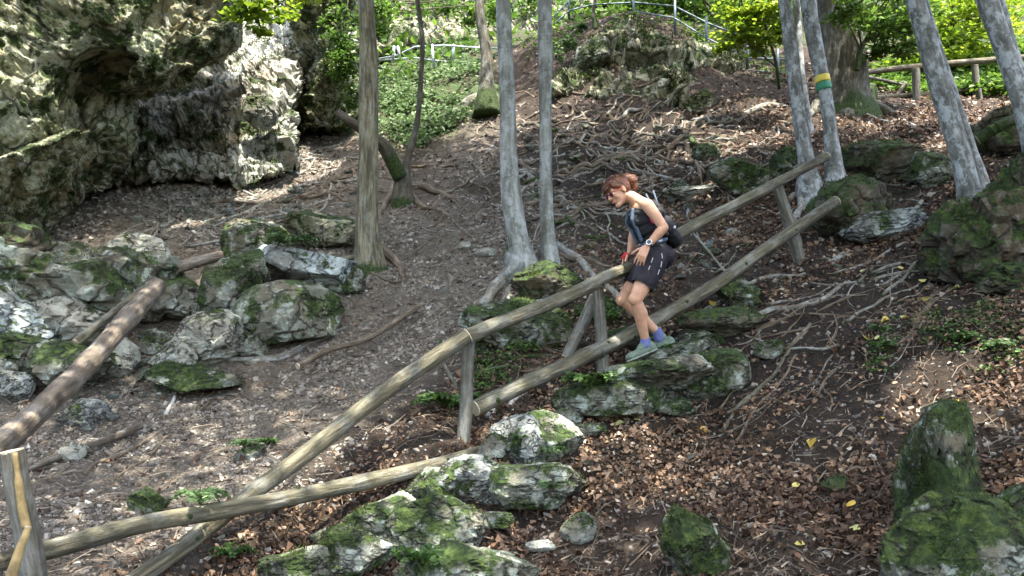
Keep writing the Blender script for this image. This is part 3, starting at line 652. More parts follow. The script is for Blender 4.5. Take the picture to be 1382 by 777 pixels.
def tree(name, label, cat, px, d0, mat, seed, top=13, cr=None, group=None, lean=0.0, seg=20, roots=(), flute=.25, extra=None, basedrop=.35, rough=.12):
    """px: visible trunk as (u,v,width) from the base upwards; d0 depth of the base"""
    b = at(px[0][0], px[0][1], d0); y0 = b[1]
    P = []; r = []
    for u, v, w_ in px:
        p = plane_pt(u, v, y0); p = p * ((y0 + lean * (p[2] - b[2])) / y0); dd = proj(p)[2]
        P.append(p); r.append(.86 * w_ / 2 / F * dd)
    P = [P[0] - (P[1] - P[0]) / np.linalg.norm(P[1] - P[0]) * basedrop] + P; r = [r[0] * 1.15] + r
    dirn = (P[-1] - P[-2]) / np.linalg.norm(P[-1] - P[-2]); hh = P[-1]; rr = r[-1]
    for k in range(3):
        dirn = dirn + np.array([0, 0, .12]); dirn /= np.linalg.norm(dirn); hh = hh + dirn * (top - P[-1][2]) / 3 if k == 0 else hh + dirn * 2.2
        rr *= .78; P.append(hh); r.append(rr)
        if k == 0 and top <= 0: break
    P = np.array(P); r = np.array(r)
    s = np.concatenate([[0], np.cumsum(np.linalg.norm(np.diff(P, axis=0), axis=1))]); n = int(max(30, s[-1] / .09)); n = min(n, 150)
    tt = np.linspace(0, s[-1], n); Pi = np.stack([np.interp(tt, s, P[:, i]) for i in range(3)], 1)
    ker = np.ones(7) / 7; Pp = np.pad(Pi, ((3, 3), (0, 0)), mode='reflect', reflect_type='odd'); Pi = np.stack([np.convolve(Pp[:, i], ker, 'valid') for i in range(3)], 1)
    Pi = Pi + np.stack([vn(np.stack([tt * .9, 0 * tt, 0 * tt], 1), seed), vn(np.stack([tt * .9, 0 * tt, 0 * tt], 1), seed + 1), 0 * tt], 1) * .02
    ri = np.interp(tt, s, r)
    root = empty(name, b, label, cat, group)
    parts = [tube(Pi, ri, seg, rough, seed, True, 5.0, flute if flute else 0, 5)]
    topP = P[-1]
    if cr:
        rg = np.random.RandomState(seed + 99)
        for k in range(5):
            a = rg.uniform(0, 6.28); st = Pi[int(n * rg.uniform(.72, .95))]
            e = st + np.array([math.cos(a) * cr[0] * .7, math.sin(a) * cr[0] * .7, rg.uniform(.8, 2)])
            B_ = spline([st, (st + e) / 2 + [0, 0, -.25], e], 14)
            if inview(B_, 5, 5).any(): continue
            parts.append(tube(B_, np.linspace(ri[-1] * .8, .015, 14), 7))
    V, Fc, A = join(parts); part('trunk', V, Fc, mat, root, True, A)
    if cr:
        rad, hgt, nn = cr; near = d0 < 10 and px[0][0] > 600
        crown(root, Pi[-1] + np.array([0, -1.6 if near else 0, .2]), rad * (1.45 if near else 1.0), hgt, int(nn * (2.8 if near else 1.2)), .16, M['leaf'], seed, 70 if near else 40)  # near crowns, out of view, shaped wider and shifted to shade the foreground
    for k, (rp, w0, w1, rm) in enumerate(roots):
        V, Fc, A = groundtube(rp, w0, w1, seed + k); part('root', V, Fc, M[rm], root, True, A)
    return root, Pi, ri
def groundtube(rp, w0, w1, seed, lift=.35, seg=9, rough=.22, n=None, wob=.35, sub=False):
    """root or stick that follows the ground below photo pixels rp; w0,w1 visible widths in px"""
    rp = [tuple(q) for q in rp]
    G = ray([q[0] for q in rp], [q[1] for q in rp]); d = proj(G)[2]
    w = np.linspace(w0, w1, len(G)) / F * d / 2
    Ls = np.linalg.norm(np.diff(G, axis=0), axis=1).sum(); n = n or int(np.clip(Ls / .05, 10, 60))
    P = spline(G, n); r = np.interp(np.linspace(0, 1, n), np.linspace(0, 1, len(G)), w)
    t = np.linspace(0, Ls, n); q = np.stack([t * 3.2, 0 * t, 0 * t], 1)
    off = np.stack([vn(q, seed * 3), vn(q, seed * 3 + 1), 0 * t], 1) * (wob * r.mean() * 3)[..., None] if wob else 0
    P = P + off
    Hz = Hh(P[:, 0], P[:, 1]); P[:, 2] = Hz * .75 + P[:, 2] * .25 if sub else Hz
    P[:, 2] += r * lift + .6 * r * vn(q * .8, seed + 5)
    k = np.ones(3) / 3; P[1:-1, 2] = np.convolve(P[:, 2], k, 'valid')
    return tube(P, r, seg, rough, seed, True, 9.0)
def groundthing(name, rp, w0, w1, mat, label, cat, group=None, seed=0, **k):
    V, Fc, A = groundtube(rp, w0, w1, seed, **k); return whole(name, V, Fc, M[mat], label, cat, group, True, A)
# ------------------------------------------------------------------ trees
tree('broadleaf_tree', 'upright tree with ridged olive-brown bark and mossy foot, left of centre', 'tree',
     [(500,352,44),(495,320,36),(494,290,32),(497,220,30),(501,130,29),(497,60,27),(493,0,25)], 8.9, M['rough'], 11, 9.5, (3.2, 1.6, 5200), roots=[([(505,335),(525,345),(540,365),(548,380)],14,5,'root'),([(490,340),(470,352),(450,350)],16,5,'rough')])
tw = tree('beech_tree', 'left and thicker of the twin grey beeches beside the hiker', 'tree',
     [(706,352,46),(702,330,36),(696,300,32),(690,240,29),(686,130,24),(681,0,22)], 8.45, M['beech'], 12, 9.0, (3.0, 1.5, 4800), roots=[([(703,345),(690,372),(660,405),(625,447)],30,9,'paleroot'),([(712,358),(700,380),(686,398),(688,432)],13,7,'paleroot'),([(722,360),(730,385),(722,408)],22,9,'paleroot'),([(708,352),(700,366),(690,378)],34,16,'beech')])
tree('beech_tree', 'right and thinner of the twin grey beeches beside the hiker', 'tree',
     [(740,338,27),(738,320,22),(737,250,19),(735,130,20),(737,0,23)], 8.6, M['beech'], 13, 9.5, (2.8, 1.5, 4200), roots=[([(745,335),(775,345),(800,375),(832,402),(862,432)],13,7,'paleroot'),([(748,340),(780,352),(830,362)],9,4,'root')])
fk, fkP, fkr = tree('forked_tree', 'small dark forked tree with mossy stump foot between ridged trunk and twin beeches', 'tree',
     [(542,268,34),(541,245,27),(549,215,10),(560,180,9),(566,150,8),(572,60,7.5),(563,0,7)], 11.3, M['darkbark'], 14, 9.5, (2.2, 1.2, 2200), seg=14, roots=[([(550,248),(590,262),(618,275)],12,5,'root'),([(548,255),(575,282),(604,292)],9,4,'root'),([(530,255),(515,285),(512,300)],12,5,'root')])
b0 = at(540, 240, 11.25)
V, Fc, A = tube(spline([b0, at(520,200,11.15), at(500,183,11.1), at(455,152,11.0)], 30), np.linspace(13, 7, 30) / F * 11.2 * .8, 12, .15, 3)
part('limb', V, Fc, M['darkbark'], fk, True, A)
tree('old_tree', 'gnarled tree with mossy root foot standing on the green gully bank', 'tree',
     [(657,132,32),(656,110,22),(657,70,17),(650,30,15),(648,0,14)], 15.5, M['old'], 15, 12, (3.2, 1.6, 4200), roots=[([(650,128),(630,145),(605,158)],20,6,'old'),([(662,130),(672,145)],16,8,'old'),([(645,130),(635,140)],14,6,'old')])
tree('beech_tree', 'leaning blotched beech above the top of the handrail, left one of its pair', 'tree',
     [(1092,252,42),(1088,228,27),(1084,200,24),(1074,130,21),(1064,60,21),(1057,0,20)], 9.3, M['spotted'], 16, 9.2, (2.8, 1.5, 4200), roots=[([(1085,240),(1070,265),(1062,285)],16,7,'paleroot'),([(1090,250),(1082,285),(1080,305),(1078,330)],15,7,'paleroot')])
t7, t7P, t7r = tree('beech_tree', 'leaning blotched beech carrying the yellow and green paint band', 'tree',
     [(1128,246,34),(1125,225,25),(1121,190,21),(1111,110,21),(1099,50,23),(1090,0,24)], 9.2, M['spotted'], 17, 9.4, (2.8, 1.5, 4200), roots=[([(1133,245),(1150,262),(1165,280)],14,6,'paleroot')])
for (va, vb, mm) in ((103, 111.5, 'paintY'), (112.5, 122, 'paintG')):
    u_, v_, d_ = proj(t7P); m = np.nonzero((v_ > va - 14) & (v_ < vb + 14))[0]
    tt = np.linspace(va, vb, 5); o_ = np.argsort(v_[m]); C = np.stack([np.interp(tt, v_[m][o_], t7P[m][o_][:, k]) for k in range(3)], 1); rr = np.interp(tt, v_[m][o_], t7r[m][o_])
    V, Fc, A = tube(C, rr * 1.03 + .003, 20, .12, 17); part('trail_mark', V, Fc, M[mm], t7, True)
tree('young_tree', 'thin stem standing between the two leaning blotched beeches', 'tree',
     [(1091,165,11),(1085,100,10),(1079,40,10),(1075,0,10)], 11.8, M['spotted'], 18, 10.5, (2, 1, 1800), seg=12)
t9, t9P, _ = tree('big_beech', 'broad old beech trunk with flaring roots behind the leaning pair', 'tree',
     [(1146,152,78),(1143,132,64),(1139,100,64),(1134,50,63),(1127,0,67)], 13.4, M['old'], 19, 12.5, (4.5, 2.0, 6500), seg=28, flute=.2, roots=[([(1165,140),(1180,150),(1200,160)],30,10,'old'),([(1120,140),(1105,150),(1090,160)],24,8,'old'),([(1145,145),(1150,160)],26,12,'old')])
tree('beech_tree', 'double-stemmed blotched beech leaning over the dark earth bank, front stem', 'tree',
     [(1312,292,40),(1306,250,33),(1292,200,30),(1270,130,30),(1250,60,29),(1233,0,28)], 7.6, M['spotted'], 20, 7.8, (2.8, 1.5, 4600), roots=[([(1318,280),(1330,320),(1335,350)],16,6,'spotted'),([(1306,285),(1290,310),(1285,340)],14,6,'darkbark')])
tree('beech_tree', 'rear stem pressed against the double-stemmed beech over the dark bank', 'tree',
     [(1318,235,26),(1312,205,19),(1296,150,17),(1272,80,17),(1247,0,17)], 7.95, M['spotted'], 21, 8.2, (2.2, 1.3, 2800))
tree('beech_tree', 'blotched beech leaning in from the right edge of the picture', 'tree',
     [(1402,225,34),(1385,165,30),(1365,100,30),(1346,45,30),(1330,0,30)], 7.2, M['spotted'], 22, 7.4, (2.6, 1.4, 3600))
tree('beech_tree', 'slim stem touching the beech that leans in at the right edge', 'tree',
     [(1412,215,20),(1394,150,17),(1372,80,16),(1350,10,16)], 7.5, M['spotted'], 23, 7.6, (2.0, 1.2, 2200))
tree('young_tree', 'dark twisted young tree on top of the rocky bank', 'tree',
     [(803,34,9),(801,24,7),(797,12,5),(803,0,4)], 18, M['darkbark'], 24, 13, (2.5, 1.5, 2600), seg=10, basedrop=.15)
# unseen trees added outside the frame so their crowns shade the foreground
def shade_tree(x, y, h, rad, n, label, seed):
    z = float(Hh(x, y)); root = empty('beech_tree', (x, y, z), label, 'tree'); t = np.linspace(0, 1, 60)[:, None]
    Pi = np.array([x, y, z - .3]) + t * np.array([.3, .2, h]); V, Fc, A = tube(Pi, np.linspace(.17, .08, 60), 16, .1, seed, True, 5.0, .25); part('trunk', V, Fc, M['beech'], root, True, A)
    crown(root, Pi[-1], rad, 1.6, n, .16, M['leaf'], seed, 70)
shade_tree(-5.2, 2.0, 9.5, 4.2, 8500, 'unseen grey beech added outside the left edge of the picture, shading the gravel', 71)
shade_tree(5.0, 1.6, 9.0, 4.2, 9500, 'unseen grey beech added outside the right edge of the picture, shading the leafy bank', 72)
shade_tree(.8, -1.6, 9.5, 4.6, 10500, 'unseen grey beech added behind the viewpoint, shading the lower steps', 73)
# trees further up the hill
rg = np.random.RandomState(5)
far = [(545,22,17,24,'pale-barked trunk behind the grey tube railing',.0),(720,30,12,22,'trunk just right of the gnarled mossy-rooted tree, beyond it',.1),(790,20,16,24,'pale trunk behind the left end of the dark handrail',.0),
       (870,12,26,24,'broad dark trunk behind the middle of the dark handrail',.0),(960,20,10,26,'thin trunk behind the yellow-green spray',.0),(1190,40,14,24,'far trunk right of the broad old beech',.1),(1325,30,12,25,'far trunk behind the upper log fence on the right',.0),(620,18,8,26,'thin far trunk above the grey tube railing',.0),(1015,15,12,28,'far trunk behind the dense yellow-green leaves',.0)]
for k, (u, v, w_, d_, lab, ln) in enumerate(far):
    p = G1(u, v); dd = proj(p)[2]
    tree('forest_tree', lab, 'tree', [(u, v, w_ * 1.2), (u - 1, v - 15, w_), (u - 3, v - 60, w_ * .95)], dd, M['old' if k % 2 else 'beech'], 40 + k, p[2] + 7, (3.4, 2.2, 2600), group=None, seg=10)
# ------------------------------------------------------------------ foliage seen in the picture
def spray(name, label, cat, stems, blobs, n, size, mat, seed, flat=.35):
    """leafy branches: stems [(list of (u,v,d), w0, w1)], blobs [(u,v,d,radius m,weight)]"""
    r = np.random.RandomState(seed); P0 = at(*stems[0][0][0]); root = empty(name, P0, label, cat)
    parts = []
    for S_, w0, w1 in stems:
        S_ = np.array([at(*q) for q in S_]); parts.append(tube(spline(S_, 24), np.linspace(w0, w1, 24), 7, .1, seed))
    cents = np.array([at(b[0], b[1], b[2]) for b in blobs]); rad = np.array([b[3] for b in blobs]); wt = np.array([b[4] for b in blobs], float)
    sub = []; sr = []
    for c, ra in zip(cents, rad):
        m = max(6, int(22 * ra ** 1.2)); q = r.normal(size=(m, 3)); q /= np.linalg.norm(q, axis=1)[:, None]; q *= (r.uniform(0, 1, m) ** .45)[:, None] * ra
        sub.append(c + q * [1, 1, .8]); sr.append(np.full(m, ra * .26))
        sp = np.concatenate([spline(np.array([at(*q) for q in S_[0]]), 20) for S_ in stems]); near_ = sp[np.argmin(((sp - c) ** 2).sum(1))]; top_ = c + np.array([0, 0, ra * .4])
        parts.append(tube(spline([near_, (near_ + top_) / 2 + [0, 0, .05], top_], 10), np.linspace(.012, .008, 10) * (1 + ra), 6))
        j = r.permutation(m)[:max(3, m // 3)]
        for t in j: parts.append(tube(spline([c + [0, 0, ra * .4], (c + sub[-1][t]) / 2 + [0, 0, .04], sub[-1][t]], 6), np.linspace(.012 * (1 + ra), .004, 6), 5))
    cnt = (wt / wt.sum() * n).astype(int); C = []
    for s_, q, c in zip(sub, sr, cnt):
        k = r.randint(len(s_), size=c); C.append(s_[k] + r.normal(size=(c, 3)) * q[k][:, None] * np.array([1, 1, flat]))
    C = np.concatenate(C); n = len(C)
    N_ = np.stack([r.normal(size=n) * .5, r.normal(size=n) * .5 - .15, np.ones(n)], 1); D = r.normal(size=(n, 3)); D[:, 2] -= .5
    V, Fc = leaves(C, size * r.uniform(.65, 1.25, n), N_, D, r, .12, .65, .15)
    rv = np.clip(.5 + .25 * fbm(C * 1.7, 2, seed) + r.normal(size=n) * .2, 0, 1)
    Vs, Fs, A = join(parts); part('branch', Vs, Fs, M['darkbark'], root, True, A)
    part('foliage', V, Fc, mat, root, False, {'rnd': np.repeat(rv, 6)})
    return root
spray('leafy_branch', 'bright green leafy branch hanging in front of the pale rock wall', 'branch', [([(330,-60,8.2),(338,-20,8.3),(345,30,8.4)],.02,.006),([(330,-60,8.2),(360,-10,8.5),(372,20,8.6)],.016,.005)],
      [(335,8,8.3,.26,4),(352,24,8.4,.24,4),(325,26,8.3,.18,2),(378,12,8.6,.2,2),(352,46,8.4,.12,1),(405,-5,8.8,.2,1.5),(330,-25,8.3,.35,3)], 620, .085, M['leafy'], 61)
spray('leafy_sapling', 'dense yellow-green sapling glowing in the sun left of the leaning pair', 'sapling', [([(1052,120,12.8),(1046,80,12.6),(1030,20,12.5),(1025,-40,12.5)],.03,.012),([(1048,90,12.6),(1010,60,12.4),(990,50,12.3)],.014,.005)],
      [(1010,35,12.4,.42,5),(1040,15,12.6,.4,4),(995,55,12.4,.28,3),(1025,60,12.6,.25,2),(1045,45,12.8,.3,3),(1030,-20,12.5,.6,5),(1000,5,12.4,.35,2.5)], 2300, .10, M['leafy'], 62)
spray('leafy_sapling', 'green sapling with dark forking stem right of the broad old beech', 'sapling', [([(1158,80,12.6),(1165,58,12.6),(1195,42,12.7),(1225,28,12.8),(1240,0,12.9)],.04,.012),([(1165,58,12.6),(1185,25,12.6),(1200,0,12.6)],.025,.01),([(1156,95,12.6),(1160,72,12.6),(1165,58,12.6)],.05,.04),([(1195,42,12.7),(1225,46,12.8)],.015,.006)],
      [(1190,30,12.6,.5,3),(1220,60,12.9,.35,2),(1150,5,11.5,.4,1.6),(1130,14,11.2,.28,.9),(1200,-20,12.6,.8,5),(1180,70,13,.3,1.3),(1245,15,13,.4,2)], 2300, .10, M['leaf'], 63)
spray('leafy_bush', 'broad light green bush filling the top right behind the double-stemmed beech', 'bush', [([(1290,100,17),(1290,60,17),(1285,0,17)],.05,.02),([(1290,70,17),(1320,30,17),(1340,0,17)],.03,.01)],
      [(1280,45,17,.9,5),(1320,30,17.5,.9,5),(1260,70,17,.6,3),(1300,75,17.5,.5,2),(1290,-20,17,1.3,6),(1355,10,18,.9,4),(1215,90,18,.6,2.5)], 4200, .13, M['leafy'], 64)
spray('leafy_bush', 'soft green foliage behind the right part of the dark handrail', 'bush', [([(950,60,22),(940,20,22),(930,-30,22)],.05,.02)],
      [(950,20,22,1.2,5),(910,5,22,1.1,4),(985,15,23,1.0,4),(870,8,22,.7,2),(930,-40,22,1.8,6)], 4600, .14, M['leaf'], 65)
spray('leafy_bush', 'sunlit small-leaved bush in the gully top left of the gnarled tree', 'bush', [([(505,40,21),(508,0,21)],.03,.01)],
      [(515,10,20,.6,4),(510,35,21,.4,2),(600,8,23,.6,3),(635,18,23,.5,3),(560,0,22,.6,2),(670,15,20,.5,3),(712,5,20,.5,2)], 2600, .11, M['leaf'], 66)
spray('ivy', 'dark hanging ivy on the right side of the shaded crag', 'ivy', [([(470,0,14.2),(462,60,13.9),(470,120,14.2)],.01,.004)],
      [(468,20,13.9,.3,2),(460,60,13.7,.3,3),(468,95,13.8,.3,3),(475,130,14,.25,2),(455,85,13.6,.2,1.5),(440,30,13.8,.15,.7)], 2000, .07, M['leaf'], 67, .9)
spray('sapling_top', 'low pale green shrub at the left end of the dark handrail', 'shrub', [([(765,70,16.5),(762,55,16.5)],.02,.01)],
      [(765,55,16.3,.25,3),(785,40,17,.2,2),(752,75,16,.2,1.5)], 700, .07, M['herb'], 68, .9)
# ------------------------------------------------------------------ wooden handrail
def nrm_(a): return a / np.linalg.norm(a)
def pole(root, P, w0, w1, mat, seed, name='rail', seg=16, n=60, knots=2, ends=(1, 1), parent=None):
    """P list of (u,v,d); widths in px"""
    X = np.array([at(*q) for q in P]); C = spline(X, n); dd = proj(C)[2]; r = np.interp(np.linspace(0, 1, n), [0, 1], [w0, w1]) / 2 / F * dd
    rg = np.random.RandomState(seed)
    for k in range(knots):
        c = rg.uniform(.1, .9); r = r * (1 + .05 * np.exp(-((np.linspace(0, 1, n) - c) / .012) ** 2))
    t = np.linspace(0, 1, n); q = np.stack([t * 5, 0 * t, 0 * t], 1); C = C + np.stack([vn(q, seed), vn(q, seed + 1), vn(q, seed + 2)], 1) * r.mean() * .1
    V, Fc, A = tube(C, r, seg, .07, seed, False, 9.0)
    o = part(name, V, Fc, M[mat], root, True, A)
    if name == 'rail':
        for k in range(4):
            i = rg.randint(4, n - 4); T = nrm_(C[i + 1] - C[i]); q = nrm_(np.cross(T, rg.normal(size=3)) + np.array([0, -.8, .3])); Vk, Fk, Ak = tube(np.array([C[i] + q * r[i] * .7, C[i] + q * r[i] * 1.1]), [r[i] * .42, r[i] * .24], 9, .2, k)
            link('knot', mesh_np('knot', Vk - np.array(root.location), Fk, M['darkbark'], True, Ak), o)
    for e, (i, j) in zip(ends, ((0, 1), (-1, -2))):
        if not e: continue
        T = C[i] - C[j]; T /= np.linalg.norm(T); a = C[i] - T * .004; b = C[i] + T * .004
        Vc, Fcc, Ac = tube(np.array([a, b]), r[i] * .985, seg, 0, 1, True)
        Vc = Vc - np.array(root.location); link('cut_end', mesh_np('cut_end', Vc, Fcc, M['cut'], False), o)
    return o, C, r
hr = empty('wooden_handrail', G1(815, 522), 'rustic handrail of weathered round poles running down the slope beside the hiker', 'handrail')
pole(hr, [(-60,772,3.05),(60,744,3.35),(200,706,3.9),(330,683,4.25),(480,652,4.8),(560,635,5.05),(647,610,5.35)], 28, 18, 'rail', 1)
pole(hr, [(175,788,3.8),(240,742,4.1),(320,682,4.5),(420,605,4.93),(520,527,5.2),(632,452,5.4)], 25, 22, 'rail', 2)
pole(hr, [(628,455,5.45),(700,427,5.75),(770,398,6.05),(812,377,6.25),(850,362,6.45)], 20, 17, 'rail', 3)
pole(hr, [(846,366,6.5),(915,316,6.85),(1000,272,7.25),(1060,240,7.6),(1116,211,7.9)], 17, 12, 'rail', 4)
pole(hr, [(640,550,5.6),(740,502,6.0),(812,471,6.35),(870,441,6.6)], 22, 19, 'rail', 5, ends=(1, 0))
pole(hr, [(862,445,6.58),(960,387,7.0),(1040,331,7.4),(1128,272,7.9)], 19, 15, 'rail', 6, ends=(0, 1))
pole(hr, [(626,640,5.42),(626,607,5.45),(629,530,5.5),(632,460,5.52)], 20, 17, 'post', 7, 'post', n=30, knots=1)
pole(hr, [(817,560,6.35),(815,520,6.37),(812,450,6.42),(806,388,6.46)], 18, 16, 'post', 8, 'post', n=30, knots=1)
pole(hr, [(1092,400,7.75),(1080,352,7.75),(1065,300,7.75),(1048,247,7.75)], 18, 15, 'post', 9, 'post', n=30, knots=1)
# near post, its side torn open and yellow inside
po, pC, pr = pole(hr, [(50,840,3.15),(42,760,3.15),(30,690,3.15),(15,608,3.15)], 37, 31, 'post', 10, 'post', n=40, knots=1)
a = np.array([at(20, 611, 3.1), at(25, 650, 3.1), at(30, 685, 3.1), at(36, 712, 3.095)])
V, Fc, A = tube(spline(a, 20), np.array([7] * 6 + [10] * 6 + [11] * 8) / 2 / F * 3.1, 8, .2, 4)
V = V - np.array(hr.location); link('torn_wood', mesh_np('torn_wood', V, Fc, M['split'], True, A), po)
pole(hr, [(38,712,3.0),(30,735,2.97),(16,775,2.94),(5,810,2.92)], 9, 17, 'split', 11, 'splinter', n=20, knots=0, seg=7)
# wire ties round the joints
for (u, v, d, rr) in ((634,454,5.42,.062),(812,472,6.33,.062),(812,379,6.25,.058)):
    c = at(u, v, d); ax = at(u + 20, v - 9, d) - c; ax /= np.linalg.norm(ax); e1 = np.cross(ax, [0, 1, 0]); e1 /= np.linalg.norm(e1); e2 = np.cross(ax, e1)
    t = np.linspace(0, 2 * math.pi, 24); V, Fc, A = tube(c + rr * (np.outer(np.cos(t), e1) + np.outer(np.sin(t), e2)), .004, 5)
    part('wire_tie', V, Fc, M['steeldark'], hr, True)
# ------------------------------------------------------------------ loose logs
def log(name, P, w0, w1, mat, label, cat='log', seed=0, rough=.14, seg=18, n=60, ends=True):
    X = np.array([at(*q) for q in P]); C = spline(X, n); dd = proj(C)[2]; r = np.interp(np.linspace(0, 1, n), [0, 1], [w0, w1]) / 2 / F * dd
    rg = np.random.RandomState(seed); root = empty(name, C[0], label, cat)
    for k in range(4):
        c = rg.uniform(.1, .9); r = r * (1 + .13 * np.exp(-((np.linspace(0, 1, n) - c) / .015) ** 2))
    V, Fc, A = tube(C, r, seg, rough, seed, False, 5.0); part('stem', V, Fc, M[mat], root, True, A)
    for i, j in ((0, 1), (-1, -2)):
        T = C[i] - C[j]; T /= np.linalg.norm(T); Vc, Fcc, Ac = tube(np.array([C[i] - T * .004, C[i] + T * .006]), r[i] * .95, seg, .1, 1, True)
        part('broken_end', Vc, Fcc, M['cut' if mat != 'log' else 'log'], root, False, Ac)
    return root
log('dead_log', [(-50,640,3.3),(0,602,3.7),(60,548,4.4),(130,478,5.4),(212,386,6.9)], 37, 24, 'log', 'thick peeling dead log slanting over the rocks at the left', 'log', 31)
log('dead_log', [(102,462,6.6),(150,425,6.9),(200,385,7.3)], 12, 10, 'rail', 'thin greenish pole lying behind the thick peeling log', 'log', 32)
log('dead_log', [(235,362,8.0),(270,352,8.1),(300,345,8.2)], 16, 14, 'log', 'short grey log in the rubble left of the moss-capped boulder', 'log', 33)
log('dead_log', [(803,400,6.75),(785,440,6.75),(765,482,6.7)], 15, 16, 'post', 'leaning grey log propped behind the post nearest the hiker', 'log', 34)
log('dead_log', [(1320,188,8.3),(1350,170,8.2),(1390,152,8.1)], 14, 14, 'darkbark', 'dark log jutting out beside the rear stem at the right edge', 'log', 35)
log('dead_log', [(985,166,13.5),(1010,152,13.6),(1036,142,13.7),(1066,146,13.8)], 9, 8, 'paleroot', 'pale-topped log lying under the right end of the rocky bank', 'log', 36)
log('dead_log', [(25,640,5.25),(90,612,5.5),(150,592,5.75),(190,575,5.95)], 9, 10, 'log', 'thin grey log lying in the gravel below the thick peeling log', 'log', 37)
log('dead_log', [(402,494,6.85),(445,472,7.1),(500,455,7.4),(566,412,8.0)], 10, 7, 'root', 'long crooked brown branch lying on the gravel, centre left', 'branch', 38, .2)
log('dead_stick', [(934,313,8.3),(960,343,7.95),(993,386,7.5)], 3.4, 2.6, 'paleroot', 'straight white stick crossing behind the lower handrail right of the hiker', 'stick', 40, .1, 7, 24)
# white block on the rail side, sunlit look put into its pale colour
boulder(700,424,92,24,'pale','low stone coloured white as if sunlit, showing over the handrail between two posts',d=7.25,seed=71,tilt=-.28,planes=7)
# ------------------------------------------------------------------ other fences
lf = empty('log_fence', G1(1237, 140), 'log fence with two rails right of the broad old beech', 'fence')
for P, a_, b_, m_ in (([(1165,98,15.2),(1237,90,15.0),(1300,84,14.9),(1400,76,14.6)],8,9,'rail'),([(1172,132,15.3),(1237,128,15.1),(1310,121,15),(1400,114,14.7)],7,8,'rail'),([(1155,100,15.6),(1200,110,15.9),(1260,124,16.2)],5,4,'post')):
    pole(lf, P, a_, b_, m_, int(P[0][1]), seg=10, n=24, knots=1)
for P, w_ in (([(1237,152,14.95),(1236,93,14.95)],10),([(1318,146,14.85),(1316,88,14.85)],9),([(1325,150,14.6),(1322,120,14.6)],5)):
    pole(lf, P, w_, w_, 'post', int(P[0][0]), 'post', seg=10, n=14, knots=0)
log('dead_log', [(1203,148,15.6),(1210,130,15.7),(1222,112,15.8)], 6, 5, 'darkbark', 'dark crossed stick leaning behind the log fence', 'stick', 39, seg=8, n=20)
def metal(label, bars, posts, mat, rad=.022):
    root = empty('metal_railing', at(*bars[0][0]), label, 'railing')
    for b in bars:
        X = np.array([at(*q) for q in b]); V, Fc, A = tube(X, rad * .7, 8); part('rail', V, Fc, M[mat], root, True)
    for p in posts:
        X = np.array([at(*q) for q in p]); V, Fc, A = tube(X, rad * 1.15, 8); part('post', V, Fc, M[mat], root, True)
metal('pale tube railing crossing the green gully behind the gnarled tree', [[(512,79,22),(535,75,21.5),(560,63,21.3),(600,61,21),(640,64,20.5),(690,66,20)],[(512,81,22),(560,78,21.3),(600,83,21),(650,85,20.5),(690,82,20)]],
      [[(532,62,21.5),(530,84,21.5)],[(583,60,21.1),(586,96,21.1)],[(612,60,20.9),(611,86,20.9)],[(537,62,21.4),(540,80,21.4)]], 'steel', .032)
metal('dark handrail along the top edge of the rocky bank', [[(748,22,17.5),(768,0,18)],[(748,32,17.3),(768,14,17.8),(800,6,18),(856,3,18.2),(910,8,17.8),(955,31,17.2),(1010,52,16.8)],[(856,15,18.1),(910,24,17.7),(955,52,17.1),(1010,78,16.6)],[(1010,78,16.6),(1060,80,16.4)],[(1010,95,16.5),(1060,98,16.3)]],
      [[(767,-10,17.9),(768,26,17.9)],[(855,-8,18.1),(855,28,18.1)],[(911,-2,17.7),(911,50,17.7)],[(953,22,17.1),(954,72,17.1)],[(1009,52,16.6),(1009,92,16.6)],[(1050,66,16.4),(1050,110,16.4)]], 'steeldark', .024)
metal('short bent piece of pale railing left of the ridged trunk', [[(462,5,17),(479,26,17),(469,66,17)],[(472,52,17),(484,56,17)],[(466,36,17),(474,42,17)]], [[(479,26,17),(468,68,17)]], 'steel', .022)
